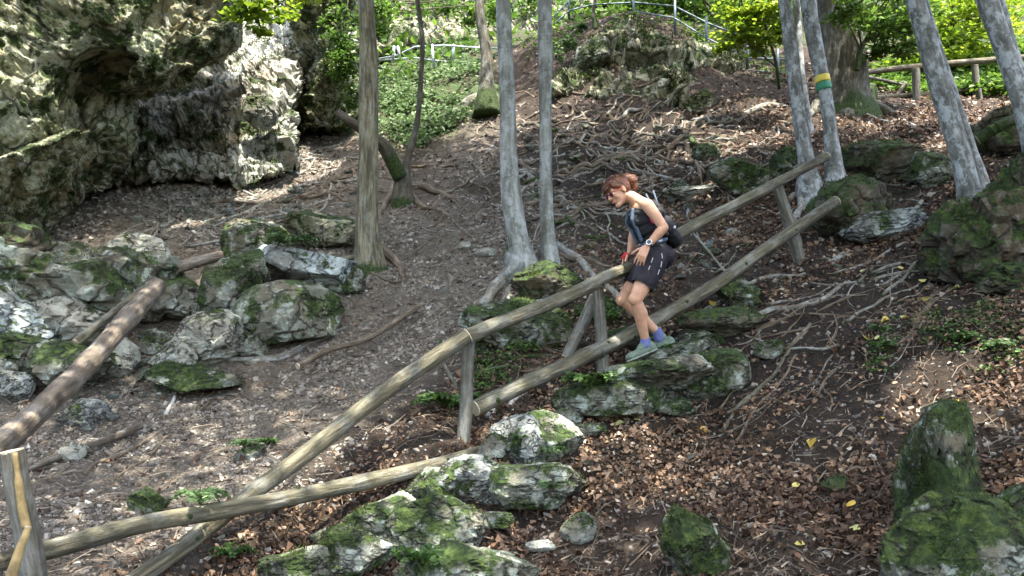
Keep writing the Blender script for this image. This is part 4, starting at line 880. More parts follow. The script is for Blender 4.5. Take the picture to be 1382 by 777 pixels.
# ------------------------------------------------------------------ roots and sticks lying on the ground
RT = [
 ([(300,488),(355,485),(400,472),(425,455),(470,442)],7,5,'paleroot','pale upper strand of the twin roots on the gravel','root'),
 ([(330,492),(385,482),(420,462),(455,450)],8,4,'paleroot','grey lower strand of the twin roots on the gravel','root'),
 ([(110,640),(200,592),(270,545),(302,516)],6,4,'root','long thin stick sloping up the gravel below the left boulders','stick'),
 ([(150,655),(215,600),(285,540)],4,3,'root','second thin stick parallel to the long thin one on the gravel','stick'),
 ([(224,562),(234,535),(242,508)],6,3,'white_log','whitish stick standing by the low moss-green rock','stick'),
 ([(1010,436),(1045,416),(1095,410),(1152,382)],9,6,'paleroot','pale knuckled root on the dark bank, right of the lower rail','root'),
 ([(1000,450),(1060,430),(1120,398),(1180,360)],5,4,'root','slender root running above the pale knuckled root','root'),
 ([(975,585),(1030,520),(1092,436)],7,4,'rail','straight yellowish stick slanting across the dark bank','stick'),
 ([(985,600),(1025,548),(1060,510),(1075,480)],5,3,'root','crooked stick below the straight yellowish one','stick'),
 ([(860,575),(920,535),(965,505),(1040,470)],6,3,'root','thin dark root below the tilted pale-edged block','root'),
 ([(880,590),(940,560),(985,535),(1010,500)],4,3,'root','thin forked twig under the thin dark root','root'),
 ([(930,430),(985,405),(1050,375),(1090,368)],8,5,'paleroot','mossy grey root beside the dark rock ledge','root'),
 ([(1115,352),(1180,312),(1245,268)],9,6,'paleroot','long grey root above the flat sheltered stone','root'),
 ([(1122,372),(1190,345),(1248,328)],5,4,'paleroot','thin pale root left of the dark earth bank','root'),
 ([(1190,400),(1240,355),(1252,338)],5,3,'paleroot','short pale stick under the dark earth bank','stick'),
 ([(1175,372),(1232,358)],5,4,'paleroot','short level stick left of the dark earth bank','stick'),
 ([(1190,748),(1212,680),(1228,600)],8,5,'root','brown stick leaning beside the tall pointed mossy boulder','stick'),
 ([(1172,700),(1195,650),(1218,612)],4,3,'root','thin twig left of the stick by the tall pointed boulder','stick'),
 ([(818,143),(842,148),(853,165),(847,180),(857,192)],4,3,'root','pale hooked root below the rocky bank','root'),
 ([(748,236),(800,225),(842,213),(870,215)],6,4,'root','long level root on the dark soil above the hiker\'s head','root'),
 ([(745,212),(790,200),(820,180),(838,178)],5,3,'root','rising root right of the thinner twin beech','root'),
 ([(750,185),(800,180),(842,192),(870,188)],6,3,'root','thick dark root in the middle of the soil slope','root'),
 ([(746,124),(800,127),(850,130),(905,130)],4,3,'root','level pale root right under the rocky bank','root'),
 ([(840,124),(870,116),(900,103)],5,3,'root','root climbing the face of the rocky bank','root'),
 ([(845,126),(880,122),(930,116)],4,3,'darkbark','lower dark root lying along the rocky bank','root'),
 ([(1160,152),(1190,163),(1215,162),(1252,168)],4,3,'white_log','white stick in the sunny leaves below the log fence','stick'),
 ([(1240,250),(1262,225),(1285,205)],5,4,'rail','yellowish stick leaning left of the double-stemmed beech','stick'),
 ([(1152,245),(1175,236),(1192,240)],6,4,'paleroot','short arched root right of the paint-marked beech','root'),
 ([(490,350),(470,380),(455,395)],9,4,'rough','root sliding down from the ridged trunk over the slab','root'),
 ([(500,370),(530,385),(550,378)],4,3,'root','thin root right of the ridged trunk\'s mossy foot','root'),
 ([(598,278),(612,300),(640,325)],5,3,'root','forking root on the gravel below the dark forked tree','root'),
 ([(575,310),(595,292),(610,282)],6,3,'root','stubby broken branch on the gravel below the forked tree','stick'),
 ([(640,378),(670,345),(705,335)],4,3,'root','arched thin root left of the twin beeches','root'),
 ([(655,400),(630,430),(612,470)],5,3,'paleroot','pale stick running down to the middle post','stick'),
 ([(600,490),(614,520),(618,545)],7,4,'rail','broken yellow stake leaning near the middle post','stick'),
 ([(680,470),(740,474),(790,470)],5,3,'root','twig pile stem lying behind the lower rail','stick'),
 ([(690,488),(740,478),(795,482)],6,3,'darkbark','dark branch in the twig pile behind the lower rail','stick'),
 ([(700,500),(760,490),(800,495)],4,3,'root','lowest branch of the twig pile behind the lower rail','stick'),
 ([(740,545),(775,520),(808,500)],5,3,'darkbark','dark stick left of the post nearest the hiker','stick'),
 ([(660,565),(690,545),(705,535)],8,6,'white_log','flat bleached chip of wood near the middle post','wood chip'),
 ([(230,230),(225,255),(228,300)],4,3,'paleroot','pale root hanging down in front of the dark hollow','root'),
 ([(380,195),(430,205),(470,200)],5,3,'darkbark','dark stick on the scree at the foot of the shaded crag','stick'),
 ([(560,150),(530,150),(505,142)],6,4,'log','short log on the green bank left of the gnarled tree','log'),
 ([(530,118),(560,128),(590,132)],5,3,'log','pale branch on the green bank behind the thin stem','branch'),
 ([(520,108),(545,118),(575,122)],4,3,'root','thin grey branch on the green bank beneath the railing','branch'),
]
for k, (p, a, b, m_, lab, cat) in enumerate(RT):
    groundthing('tree_root' if cat == 'root' else cat.replace(' ', '_') + ('' if cat != 'stick' else ''), p, a, b, m_, lab, cat, seed=200 + k, wob=.3)
def zone_roots(poly, n, L, w, mats, label, cat, group, seed, ang=(-.6, .5), name='tree_root', wob=.9, curv=.55, lift=.4):
    r = np.random.RandomState(seed); us = [q[0] for q in poly]; vs = [q[1] for q in poly]; k = 0
    while k < n:
        u, v = r.uniform(min(us), max(us)), r.uniform(min(vs), max(vs))
        if not inpoly(u, v, poly): continue
        a = r.uniform(*ang); l = r.uniform(*L); P = [(u, v)]; m = r.randint(4, 7)
        if r.rand() < .5: a += math.pi
        for j in range(m):
            a += r.normal() * curv * .6; P.append((P[-1][0] + math.cos(a) * l / m, P[-1][1] + math.sin(a) * l / m * .65))
        ww = r.uniform(*w)
        o = groundthing(name, P, ww, ww * .35, mats[r.randint(len(mats))], label, cat, group, seed * 100 + k, wob=wob, seg=7, lift=lift); k += 1
SOIL = [(748,125),(980,150),(1000,215),(930,235),(800,330),(620,250),(665,180)]
zone_roots(SOIL, 95, (40, 180), (3, 6.5), ['root', 'root', 'paleroot', 'paleroot'], 'bare root snaking over the dark soil between the twin beeches and the sunny leaves', 'root', 'bare roots on the dark upper slope', 1)
zone_roots([(750,170),(950,180),(900,250),(800,330),(660,260),(680,200)], 14, (70, 170), (5, 9), ['darkbark', 'root'], 'thick dark root embedded in the soil above the hiker', 'root', 'thick roots on the dark slope', 13, (-.5, .4), lift=.7)
zone_roots([(845,130),(905,125),(935,150),(900,205),(862,215)], 24, (40, 90), (2, 3.5), ['paleroot', 'root', 'root'], 'thin root hanging in the pale tangle under the rocky bank', 'root', 'hanging root tangle', 2, (1.5, 2.3))
zone_roots([(200,235),(330,225),(470,190),(480,280),(340,325),(200,320)], 75, (40, 150), (2.5, 6.5), ['paleroot', 'paleroot', 'root'], 'weathered root on the rubble below the pale rock wall', 'root', 'roots on the upper left rubble', 3, (-.9, .1))
zone_roots([(930,440),(1100,370),(1250,350),(1270,420),(1100,520),(950,590),(880,560)], 52, (60, 170), (2, 5.5), ['root', 'paleroot', 'root'], 'thin root or stick on the dark bank right of the steps', 'root', 'thin roots on the dark bank', 4, (-1.0, -.3))
zone_roots([(900,160),(1060,160),(1060,210),(1000,260),(930,300),(890,240)], 26, (30, 80), (2, 4), ['root', 'paleroot'], 'twisted root in the sunny leaves above the handrail', 'root', 'roots in the sunny leaves', 5, (-1.3, .0))
zone_roots([(1130,165),(1290,175),(1270,260),(1180,300),(1130,250)], 18, (30, 80), (2, 4), ['root', 'paleroot'], 'root among the leaves between the leaning beeches', 'root', 'roots between the leaning beeches', 6, (-.9, .3))
zone_roots([(700,620),(1200,540),(1180,770),(700,770)], 26, (30, 110), (1.2, 3), ['root'], 'thin twig lying on the brown leaves at the bottom', 'twig', 'twigs on the brown leaves', 7, (-1.3, .2), 'twig')
zone_roots([(60,640),(420,500),(600,420),(560,500),(330,690),(80,740)], 30, (25, 90), (1.5, 4), ['root', 'log'], 'small stick lying on the gravel slope', 'stick', 'sticks on the gravel', 8, (-.9, -.1), 'stick')
zone_roots([(640,470),(800,430),(800,540),(660,600),(600,560)], 26, (30, 90), (1.5, 4.5), ['root', 'darkbark', 'paleroot'], 'branch in the brushwood between the two rails', 'branch', 'brushwood under the handrail', 9, (-.5, .5), 'stick')
zone_roots([(880,300),(1060,260),(1070,330),(940,400),(905,370)], 22, (25, 80), (2, 4), ['root', 'paleroot', 'darkbark'], 'root among small stones between the two handrail poles', 'root', 'roots between the handrail poles', 10, (-.9, .2))
zone_roots([(750,260),(810,290),(830,330),(770,340)], 12, (40, 100), (2.5, 5), ['root', 'darkbark'], 'root on the soil just left of the hiker', 'root', 'roots left of the hiker', 11, (-.5, .5))
zone_roots([(590,250),(670,260),(680,330),(600,400),(540,330)], 16, (25, 80), (2, 4), ['root', 'paleroot'], 'small root on the gravel left of the twin beeches', 'root', 'roots left of the twin beeches', 12, (-.9, .6))
zone_roots([(1290,290),(1382,290),(1382,380),(1270,380)], 14, (40, 110), (2, 4.5), ['darkbark', 'root'], 'dark root hanging over the earth bank under the leaning beeches', 'root', 'roots over the dark bank', 14, (1.0, 2.2))
# ------------------------------------------------------------------ scattered stones (each its own object, shared meshes)
sm = []
for k in range(10):
    V, Fc = rock_shape(300 + k, 3, 8, .08); sm.append((V, Fc))
smesh = {}
def stones(poly, n, size, mats, label, cat, group, seed, flat=.7):
    r = np.random.RandomState(seed); us = [q[0] for q in poly]; vs = [q[1] for q in poly]; k = 0
    while k < n:
        u, v = r.uniform(min(us), max(us)), r.uniform(min(vs), max(vs))
        if not inpoly(u, v, poly): continue
        p = G1(u, v); d = proj(p)[2]; s = size[0] * (size[1] / size[0]) ** (r.rand() ** 1.7) * d / F / 2
        i = r.randint(10); m_ = mats[r.randint(len(mats))]
        if (i, m_) not in smesh: smesh[(i, m_)] = mesh_np('stone', sm[i][0], sm[i][1], M[m_])
        o = link('stone', smesh[(i, m_)], None, tuple(p + np.array([0, 0, s * .15])))
        o.scale = (s * r.uniform(.8, 1.4), s * r.uniform(.8, 1.2), s * r.uniform(.45, flat)); o.rotation_euler = (r.normal() * .4, r.normal() * .4, r.uniform(0, 6.28))
        tag(o, label, cat, group); k += 1
SM = ['lime', 'pale', 'mossy', 'slab', 'lime']
stones([(170,470),(260,440),(300,520),(220,540),(140,540)], 28, (10, 34), SM, 'loose angular stone in the gap between the dead log and the pale boulders', 'stone', 'stones beside the dead log', 1)
stones([(0,540),(180,510),(240,560),(60,650),(0,640)], 22, (5, 20), SM, 'pale stone lying on the gravel below the thick dead log', 'stone', 'stones below the dead log', 2)
stones([(180,290),(330,230),(480,200),(480,280),(340,320),(200,345)], 70, (5, 22), SM, 'pale stone in the rubble under the pale rock wall', 'stone', 'stones in the upper left rubble', 3)
stones([(560,420),(690,380),(640,330),(560,300),(540,400)], 14, (3, 9), SM, 'small pale stone on the gravel left of the twin beeches', 'stone', 'stones left of the twin beeches', 4)
stones([(890,240),(1060,170),(1080,200),(1000,330),(920,400),(890,330)], 44, (6, 24), SM + ['mossy', 'verymossy'], 'rough stone on the slope behind the handrail poles', 'stone', 'stones behind the handrail', 5)
stones([(620,600),(760,560),(980,560),(940,640),(700,700),(560,730)], 16, (6, 20), SM + ['mossy'], 'loose stone in the leaves along the stone steps', 'stone', 'stones along the steps', 6)
stones([(750,130),(1050,160),(980,220),(880,240),(760,330),(650,250)], 60, (4, 16), ['dark', 'lime', 'mossy', 'bank'], 'rough stone in the dark soil of the upper slope', 'stone', 'stones in the dark upper slope', 7)
stones([(1130,170),(1300,170),(1280,280),(1150,330),(1080,340)], 26, (6, 24), SM + ['mossy', 'dark'], 'stone among roots below the log fence', 'stone', 'stones below the log fence', 8)
stones([(680,440),(800,410),(830,520),(700,530)], 16, (6, 18), SM + ['mossy', 'verymossy'], 'mossy stone in the brushwood under the handrail', 'stone', 'stones under the handrail', 9)
stones([(460,80),(640,90),(620,170),(480,190)], 16, (5, 16), ['pale', 'lime'], 'pale stone on the green gully bank', 'stone', 'stones on the green bank', 10)
stones([(930,400),(1180,340),(1240,400),(1050,480)], 14, (5, 20), ['dark', 'mossy', 'lime'], 'dark stone on the bank right of the dark ledge', 'stone', 'stones on the dark bank', 11)
# ------------------------------------------------------------------ ground litter (uncountable)
LEAFZ = [(185,800),(640,560),(700,480),(850,400),(900,240),(940,170),(1060,140),(1500,120),(1600,900),(185,900)]
SUNNYZ = [(900,240),(950,170),(1060,140),(1300,160),(1240,260),(1000,260)]
DARKZ = [(960,470),(1120,350),(1260,340),(1382,390),(1340,440),(1150,560),(1000,560)]
def scatter(n, ylo, yhi, seed, p=1.4):
    r = np.random.RandomState(seed); y = (ylo ** (1 - p) + r.rand(n) * (yhi ** (1 - p) - ylo ** (1 - p))) ** (1 / (1 - p))
    x = r.uniform(-.78, .78, n) * (y + .6) + .0; z = Hh(x, y); P = np.stack([x, y, z], 1); u, v, d = proj(P)
    return P, u, v, d, r
def jitn(P, s=3): return fbm(P * s, 3, 77)
# dead leaves
P, u, v, d, r = scatter(520000, 2.6, 24, 11, .9)
ll = zone(LEAFZ, u, v, 60) * 1.0; dk = zone(DARKZ, u, v, 40)
pr_ = ll * (1 - .72 * dk) * np.clip(.75 + 1.5 * jitn(P, 1.5), .08, 1) + (1 - ll) * .03 * np.clip(.6 + 1.2 * jitn(P, 2), 0, 1)
pr_ = pr_ + (1 - ll) * inpoly(u, v, [(620,560),(700,450),(860,400),(880,330),(780,330),(640,480),(420,690)]) * .3
k = r.rand(len(P)) < pr_ * .55; P = P[k]; d = d[k]; n = len(P); print('leaves', n)
N_ = gnormal(P[:, 0], P[:, 1]) + r.normal(size=(n, 3)) * .42; D = r.normal(size=(n, 3))
s = r.uniform(.018, .05, n) * (1 + .8 * np.clip((d - 6) / 8, 0, 1.4)); P = P + N_ * r.uniform(.0, .028, n)[:, None]
V, Fc = leaves(P, s, N_, D, r, .2, .6, .45)
rv = np.clip(.46 + .3 * fbm(P * 1.3, 3, 5) + r.normal(size=n) * .22, 0, 1)
tag(link('leaf_litter', mesh_np('leaf_litter', V, Fc, M['litter'], False, {'rnd': np.repeat(rv, 6)})), 'brown fallen beech leaves covering the bank and the slope', 'leaf litter', kind='stuff')
# gravel
cube = np.array([[a, b, c] for a in (-1, 1) for b in (-1, 1) for c in (-1, 1)], float)
cf = np.array([[0,1,3],[0,3,2],[4,6,7],[4,7,5],[0,4,5],[0,5,1],[2,3,7],[2,7,6],[0,2,6],[0,6,4],[1,5,7],[1,7,3]])
def gravel(name, P, s, r, label, mat='gravel', squash=.55):
    n = len(P); B = cube[None] * r.uniform(.45, 1.0, (n, 8, 3)); B = B * (s[:, None, None] * np.stack([r.uniform(.7, 1.3, n), r.uniform(.6, 1.1, n), np.full(n, squash)], 1)[:, None])
    q = r.normal(size=(n, 4)); q[:, 1:3] *= .45; q /= np.linalg.norm(q, axis=1)[:, None]; w_, x, y, z = q.T
    Rm = np.stack([np.stack([1 - 2 * (y * y + z * z), 2 * (x * y - w_ * z), 2 * (x * z + w_ * y)], -1), np.stack([2 * (x * y + w_ * z), 1 - 2 * (x * x + z * z), 2 * (y * z - w_ * x)], -1), np.stack([2 * (x * z - w_ * y), 2 * (y * z + w_ * x), 1 - 2 * (x * x + y * y)], -1)], 1)
    V = np.einsum('nij,nkj->nki', Rm, B) + P[:, None]
    Fc = (np.arange(n)[:, None, None] * 8 + cf[None]).reshape(-1, 3)
    rv = np.clip(.45 + r.normal(size=n) * .25, 0, 1)
    return tag(link(name, mesh_np(name, V.reshape(-1, 3), Fc, M[mat], False, {'rnd': np.repeat(rv, 8)})), label, name.replace('_', ' '), kind='stuff')
P, u, v, d, r = scatter(380000, 3.0, 24, 12, .98)
sz = zone(SCREE, u, v, 50); pr_ = sz * np.clip(.55 + 1.3 * jitn(P, 1.3), .12, 1) + (1 - sz) * .09
k = r.rand(len(P)) < pr_ * .8; P = P[k]; d = d[k]; n = len(P); print('gravel', n)
s = .006 * (4.4 ** (r.rand(n) ** 2.6)) * (1 + .9 * np.clip((d - 6) / 6, 0, 1.4))
gravel('gravel', P + [0, 0, .002], s, r, 'loose grey-brown gravel and chips covering the scree slope')
# small twigs
P, u, v, d, r = scatter(16000, 2.8, 17, 13, 1.2); n = len(P)
D = r.normal(size=(n, 3)); N_ = gnormal(P[:, 0], P[:, 1]); D -= N_ * (D * N_).sum(1)[:, None] * .85; D /= np.linalg.norm(D, axis=1)[:, None]
L = r.uniform(.04, .22, n)[:, None]; S = np.cross(D, N_); t = (r.uniform(.0014, .0045, n)[:, None]); mid = P + D * L * .5 + r.normal(size=(n, 3)) * L * .06 + N_ * .012
def tri_ring(c): return [c + S * t, c - S * t * .5 + N_ * t, c - S * t * .5 - N_ * t]
V = np.stack(tri_ring(P + N_ * .008) + tri_ring(mid) + [P + D * L + N_ * .012], 1).reshape(-1, 3)
b = np.arange(n)[:, None] * 7
Fq = np.concatenate([b + np.array(q) for q in ([0,1,4,3],[1,2,5,4],[2,0,3,5])]); Ft = np.concatenate([b + np.array(q) for q in ([3,4,6],[4,5,6],[5,3,6])])
tag(link('twigs', mesh_np('twigs', V, [Fq, Ft], M['twig'], False, {'rnd': np.repeat(np.clip(r.normal(size=n) * .25 + .5, 0, 1), 7)})), 'small dead twigs strewn over leaves and gravel', 'twigs', kind='stuff')
# yellow leaves, each one its own
YL = [(960,418),(1220,432),(1185,462),(1195,435),(1170,458),(1245,385),(1215,367),(1165,370),(1253,410),(1290,392),(1095,600),(1075,662),(1290,548),(1300,592),(915,560),(860,572),(945,768),(1190,570),(1080,742),(1240,612),(950,585),(1000,412),(1150,690),(1155,722),(835,575)]
yr = np.random.RandomState(3)
for k, (a_, b_) in enumerate(YL):
    p = G1(a_, b_) + [0, 0, .03]; n0 = gnormal(p[0:1], p[1:2]) + yr.normal(size=(1, 3)) * .35
    V, Fc = leaves(p[None], np.array([yr.uniform(.05, .085)]), n0, yr.normal(size=(1, 3)), yr, .15, .75, .3)
    whole('yellow_leaf', V, Fc, M['yellow'], 'fallen yellow leaf lying on the dark right-hand bank', 'leaf', 'yellow leaves on the bank', False, {'rnd': np.full(len(V), yr.rand())})
# ------------------------------------------------------------------ plants
bpy.context.view_layer.update(); DG = bpy.context.evaluated_depsgraph_get()
def hit(u, v):
    D = Vector(at(u, v, 1.0)).normalized(); ok, loc, *_ = sc.ray_cast(DG, Vector((0, 0, 0)), D); return np.array(loc) if ok else G1(u, v)
def fern(u, v, size, nfr, label, seed, mat='fern', name='fern', d=None, off=0, group=None):
    r = np.random.RandomState(seed); p = hit(u, v); p = p + [0, 0, off]; C = []; N_ = []; D = []; L = []; st = []
    for k in range(nfr):
        a = r.uniform(0, 6.28); ln = size * r.uniform(.6, 1.1); t = np.linspace(0, 1, 12)
        X = p + np.outer(t * ln * .8, [math.cos(a), math.sin(a), 0]) + np.outer(ln * (1.1 * t - .9 * t * t), [0, 0, 1]); st.append(tube(X, np.linspace(.003, .001, 12), 4))
        T = np.gradient(X, axis=0); T /= np.linalg.norm(T, axis=1)[:, None]; sd = np.cross(T, [0, 0, 1]); sd /= np.linalg.norm(sd, axis=1)[:, None]
        for j in range(2, 12):
            for s_ in (-1, 1):
                ll_ = ln * .33 * (1 - .75 * abs(j / 11 - .35)); dd = sd[j] * s_ + T[j] * .5
                C.append(X[j] + dd * ll_ * .45); D.append(dd); L.append(ll_); N_.append(np.cross(T[j], sd[j]) * -1 + r.normal(size=3) * .2)
    V, Fc = leaves(np.array(C), np.array(L), np.array(N_), np.array(D), r, .06, .38, .2)
    root = empty(name, p, label, 'plant' if name != 'fern' else 'fern', group)
    Vs, Fs, A = join(st); part('stem', Vs, Fs, M[mat], root, True, {'rnd': np.full(len(Vs), .3)})
    part('foliage', V, Fc, M[mat], root, False, {'rnd': np.repeat(np.clip(r.normal(size=len(C)) * .2 + .5, 0, 1), 6)})
for k, q in enumerate([(795,528,.16,9,'fern spreading over the rounded step stone'),(822,520,.12,7,'smaller fern right on top of the rounded step stone'),(608,552,.22,9,'tall grass-like fern left of the middle post'),(700,600,.07,8,'tuft of green at the top of the large mossy block'),
   (312,752,.10,7,'small bright plant on the leaves at the bottom left'),(738,612,.10,8,'seedling between cracked block and rounded olive stone'),(570,762,.14,6,'bright green seedling in front of the lichen boulder'),(742,660,.10,7,'green weed at the right foot of the large mossy block'),
   (905,470,.07,6,'green sprig behind the hiker\'s rear shoe'),(1190,445,.09,7,'small weed on the dark bank under the yellow leaves'),(1196,470,.10,7,'lower small weed on the dark bank'),(330,602,.09,8,'weed around the flat stone on the gravel slope'),
   (360,598,.08,7,'weed just right of the flat stone on the gravel slope'),(270,680,.12,8,'low weed patch on the gravel above the lower rail'),(650,490,.10,7,'green weed beside the broken yellow stake'),(870,500,.06,5,'sprig on the front of the step stone'),
   (775,215,.10,5,'tiny yellow-green seedling on the dark soil slope'),(390,330,.22,8,'grass tuft above the long blue-white slab'),(1300,460,.12,8,'weed patch on the bank below the dark earth bank'),(1345,470,.10,8,'weed at the right edge below the dark earth bank')]):
    u, v, s_, nf, lab = q; fern(u, v + 4, s_ * 1.5, nf + 3, lab, 500 + k, 'herb' if k % 2 else 'fern', 'fern' if 'fern' in lab else 'plant', off=.05 if k in (0, 1, 3, 15) else .01)
# herbs on the gully bank and patches of ground cover
def herbs(n, poly, seed, size, label, name='ground_cover', mat='herb', thr=.0):
    r = np.random.RandomState(seed); us = [q[0] for q in poly]; vs = [q[1] for q in poly]
    u = r.uniform(min(us), max(us), n * 3); v = r.uniform(min(vs), max(vs), n * 3); k = inpoly(u, v, poly); u, v = u[k][:n], v[k][:n]
    P = ray(u, v); k = fbm(P * 1.6, 3, seed) > thr; P = P[k]; c = len(P); m = 7
    C = np.repeat(P, m, 0) + r.normal(size=(c * m, 3)) * [size * 1.5, size * 1.5, size * .6] + [0, 0, size * 1.0]
    N_ = np.stack([r.normal(size=c * m) * .5, r.normal(size=c * m) * .5 - .3, np.ones(c * m)], 1)
    V, Fc = leaves(C, size * r.uniform(.7, 1.3, c * m), N_, r.normal(size=(c * m, 3)), r, .12, .7, .2)
    tag(link(name, mesh_np(name, V, Fc, M[mat], False, {'rnd': np.repeat(np.clip(r.normal(size=c * m) * .22 + .55, 0, 1), 6)})), label, 'ground cover', kind='stuff')
herbs(2300, [(450,30),(640,20),(655,60),(640,160),(560,205),(510,180),(480,140),(500,90),(470,80)], 21, .10, 'low green herbs covering the gully bank', thr=-.15)
herbs(500, [(410,140),(470,150),(470,185),(420,180)], 22, .09, 'pale green herbs at the foot of the shaded crag')
herbs(260, [(590,470),(680,440),(700,520),(600,570)], 23, .03, 'grassy green weeds beside the middle post', mat='fern', thr=-.1)
herbs(500, [(690,440),(830,400),(830,440),(700,480)], 24, .04, 'mossy green weeds under the handrail', mat='fern', thr=-.1)
herbs(260, [(1170,440),(1382,400),(1382,500),(1180,520)], 25, .025, 'sparse olive weeds on the right bank', mat='fern', thr=.1)
herbs(1800, [(1150,100),(1382,60),(1382,130),(1200,130),(1170,110)], 26, .11, 'green undergrowth behind the log fence', mat='leaf', thr=-.2)
herbs(380, [(700,50),(760,10),(860,0),(960,20),(1060,70),(1060,110),(1000,90),(930,60),(850,32),(790,50),(720,90)], 27, .09, 'mixed green plants along the top edge of the rocky bank', mat='leaf', thr=-.1)
# undergrowth far up the hill
def hillgreen(n, seed):
    r = np.random.RandomState(seed); y = r.uniform(19, 55, n); x = r.uniform(-1, 1, n) * y * .8; P = np.stack([x, y, Hh(x, y)], 1); P = P[fbm(P * .35, 3, 3) > -.1]; c = len(P); m = 10
    C = np.repeat(P, m, 0) + r.normal(size=(c * m, 3)) * [.5, .5, .35] + [0, 0, .5]; N_ = np.stack([r.normal(size=c * m), r.normal(size=c * m) - .3, np.ones(c * m)], 1)
    V, Fc = leaves(C, .2 * r.uniform(.7, 1.4, c * m), N_, r.normal(size=(c * m, 3)), r, .12, .7, .2)
    tag(link('undergrowth', mesh_np('undergrowth', V, Fc, M['leaf'], False, {'rnd': np.repeat(np.clip(r.normal(size=c * m) * .25 + .5, 0, 1), 6)})), 'dense green undergrowth on the far hillside', 'undergrowth', kind='stuff')
hillgreen(5200, 31)
# ------------------------------------------------------------------ the hiker
def nrm(a): a = np.asarray(a, float); return a / (np.linalg.norm(a) + 1e-12)
def capsule(p0, p1, r0, r1, seg=20, ring=6):
    p0, p1 = np.asarray(p0, float), np.asarray(p1, float); T = nrm(p1 - p0)
    P = []; Rr = []
    for i in range(ring): a = -math.pi / 2 + math.pi / 2 * (i + .3) / ring; P.append(p0 + T * r0 * math.sin(a)); Rr.append(r0 * math.cos(a))
    for t in np.linspace(0, 1, 6): P.append(p0 + (p1 - p0) * t); Rr.append(r0 + (r1 - r0) * t)
    for i in range(ring): a = math.pi / 2 * (i + .7) / ring; P.append(p1 + T * r1 * math.sin(a)); Rr.append(r1 * math.cos(a))
    V, Fc, _ = tube(np.array(P), np.array(Rr), seg, 0, 0, True); return V, Fc
def ell(c, rad, basis=None, sub=4):
    V, Fc = ico(sub); V = V * np.array(rad)
    if basis is not None: V = V @ np.array(basis)
    return V + np.asarray(c), [Fc]
def chain(P, r, seg=18): return [capsule(P[i], P[i + 1], r[i], r[i + 1], seg) for i in range(len(P) - 1)]
def fuse(name, parts, mat, parent, root, voxel=.005, smooth=5, fac=.5, noise=None):
    V, Fc, _ = join([(p[0], p[1]) for p in parts]); me = mesh_np(name + '_src', V - np.array(root), Fc)
    o = bpy.data.objects.new(name, me); COL.objects.link(o)
    m = o.modifiers.new('r', 'REMESH'); m.mode = 'VOXEL'; m.voxel_size = voxel; m.use_smooth_shade = True
    s = o.modifiers.new('s', 'SMOOTH'); s.factor = fac; s.iterations = smooth
    dg = bpy.context.evaluated_depsgraph_get(); dg.update(); me2 = bpy.data.meshes.new_from_object(o.evaluated_get(dg)); COL.objects.unlink(o); bpy.data.objects.remove(o)
    me2.name = name
    if noise:
        n = len(me2.vertices); co = np.empty(n * 3, np.float32); me2.vertices.foreach_get('co', co); co = co.reshape(-1, 3); no = np.empty(n * 3, np.float32); me2.vertices.foreach_get('normal', no); no = no.reshape(-1, 3)
        co = co + no * (fbm(co * np.array(noise[1]), 3, 3) * noise[0])[:, None]; me2.vertices.foreach_set('co', co.astype(np.float32).ravel()); me2.update()
    me2.materials.clear(); me2.materials.append(mat)
    me2.polygons.foreach_set('use_smooth', np.ones(len(me2.polygons), bool)); me2.update()
    o2 = bpy.data.objects.new(name, me2); COL.objects.link(o2)
    if parent is not None: o2.parent = parent
    else: o2.location = tuple(root)
    return o2
def skin_mat():
    s = NT('skin'); v = s.obj(); c = s.ramp(s.noise(v, 14, 5, .6), [(.3, (.42, .22, .13)), (.7, (.58, .34, .22))]); s.b.inputs['Subsurface Weight'].default_value = .12; s.b.inputs['Subsurface Radius'].default_value = (.02, .008, .004); s.b.inputs['Subsurface Scale'].default_value = .5
    return s.done(c, s.bump(s.noise(v, 90, 3, .6), .15, .002), .5)
SK = skin_mat()
HAIR = simple('auburn_hair', (.12, .046, .02), .45, nscale=60, amt=.6, bump=.6)
BLK = simple('black_fabric', (.009, .009, .011), .8, nscale=70, amt=.4, bump=.4); SHORTS = simple('dark_plum_shorts', (.012, .009, .014), .75, nscale=30, amt=.4, bump=.5)
BLUE = simple('grey_blue_fabric', (.06, .09, .13), .7, nscale=60, amt=.3, bump=.3); PINK = simple('magenta_fabric', (.75, .02, .25), .7)
SOCK = simple('blue_sock', (.1, .12, .27), .85, nscale=80, amt=.25, bump=.3); SHOE = simple('grey_green_shoe', (.11, .15, .11), .7, nscale=50, amt=.35, bump=.3); SOLE = simple('shoe_sole', (.2, .23, .19), .8, nscale=40)
RED = simple('red_strap', (.5, .02, .02), .5); WHITE = simple('white_stitch', (.5, .5, .5), .7); LENS = simple('dark_red_lens', (.12, .01, .03), .12, spec=.8); WHT = simple('eye_white', (.8, .78, .75), .3); IRIS = simple('iris', (.08, .06, .04), .2)
LIP = simple('lips', (.5, .18, .15), .5); STEEL = simple('watch_steel', (.7, .7, .68), .25, .9); DIAL = simple('watch_dial', (.06, .07, .08), .2)
PD = 6.33
def J(u, v, dd=0.0): return at(u, v, PD + dd)
feet = J(880, 484); ROOT = feet
hipL, hipR = J(883, 354, -.085), J(878, 354, .085)
kneeL, kneeR = J(858, 403, -.17), J(841, 404, .06)
ankL, ankR = J(871, 459, -.06), J(887, 448, .09)
pel, waist, chest, neckb = J(884, 345), J(880, 322), J(868, 294), J(861, 270, .0)
shL, shR = J(874, 277, -.155), J(857, 279, .15)
elL, wrL = J(896, 307, -.21), J(874, 331, -.22)
elR, wrR = J(855, 316, .24), J(850, 340, .16)
side = nrm(shL - shR - nrm(chest - waist) * np.dot(shL - shR, nrm(chest - waist)))
upv = nrm(chest - waist); fwd = nrm(np.cross(upv, side)); fwd = fwd if fwd[0] < 0 else -fwd
B3 = np.array([fwd, side, upv])
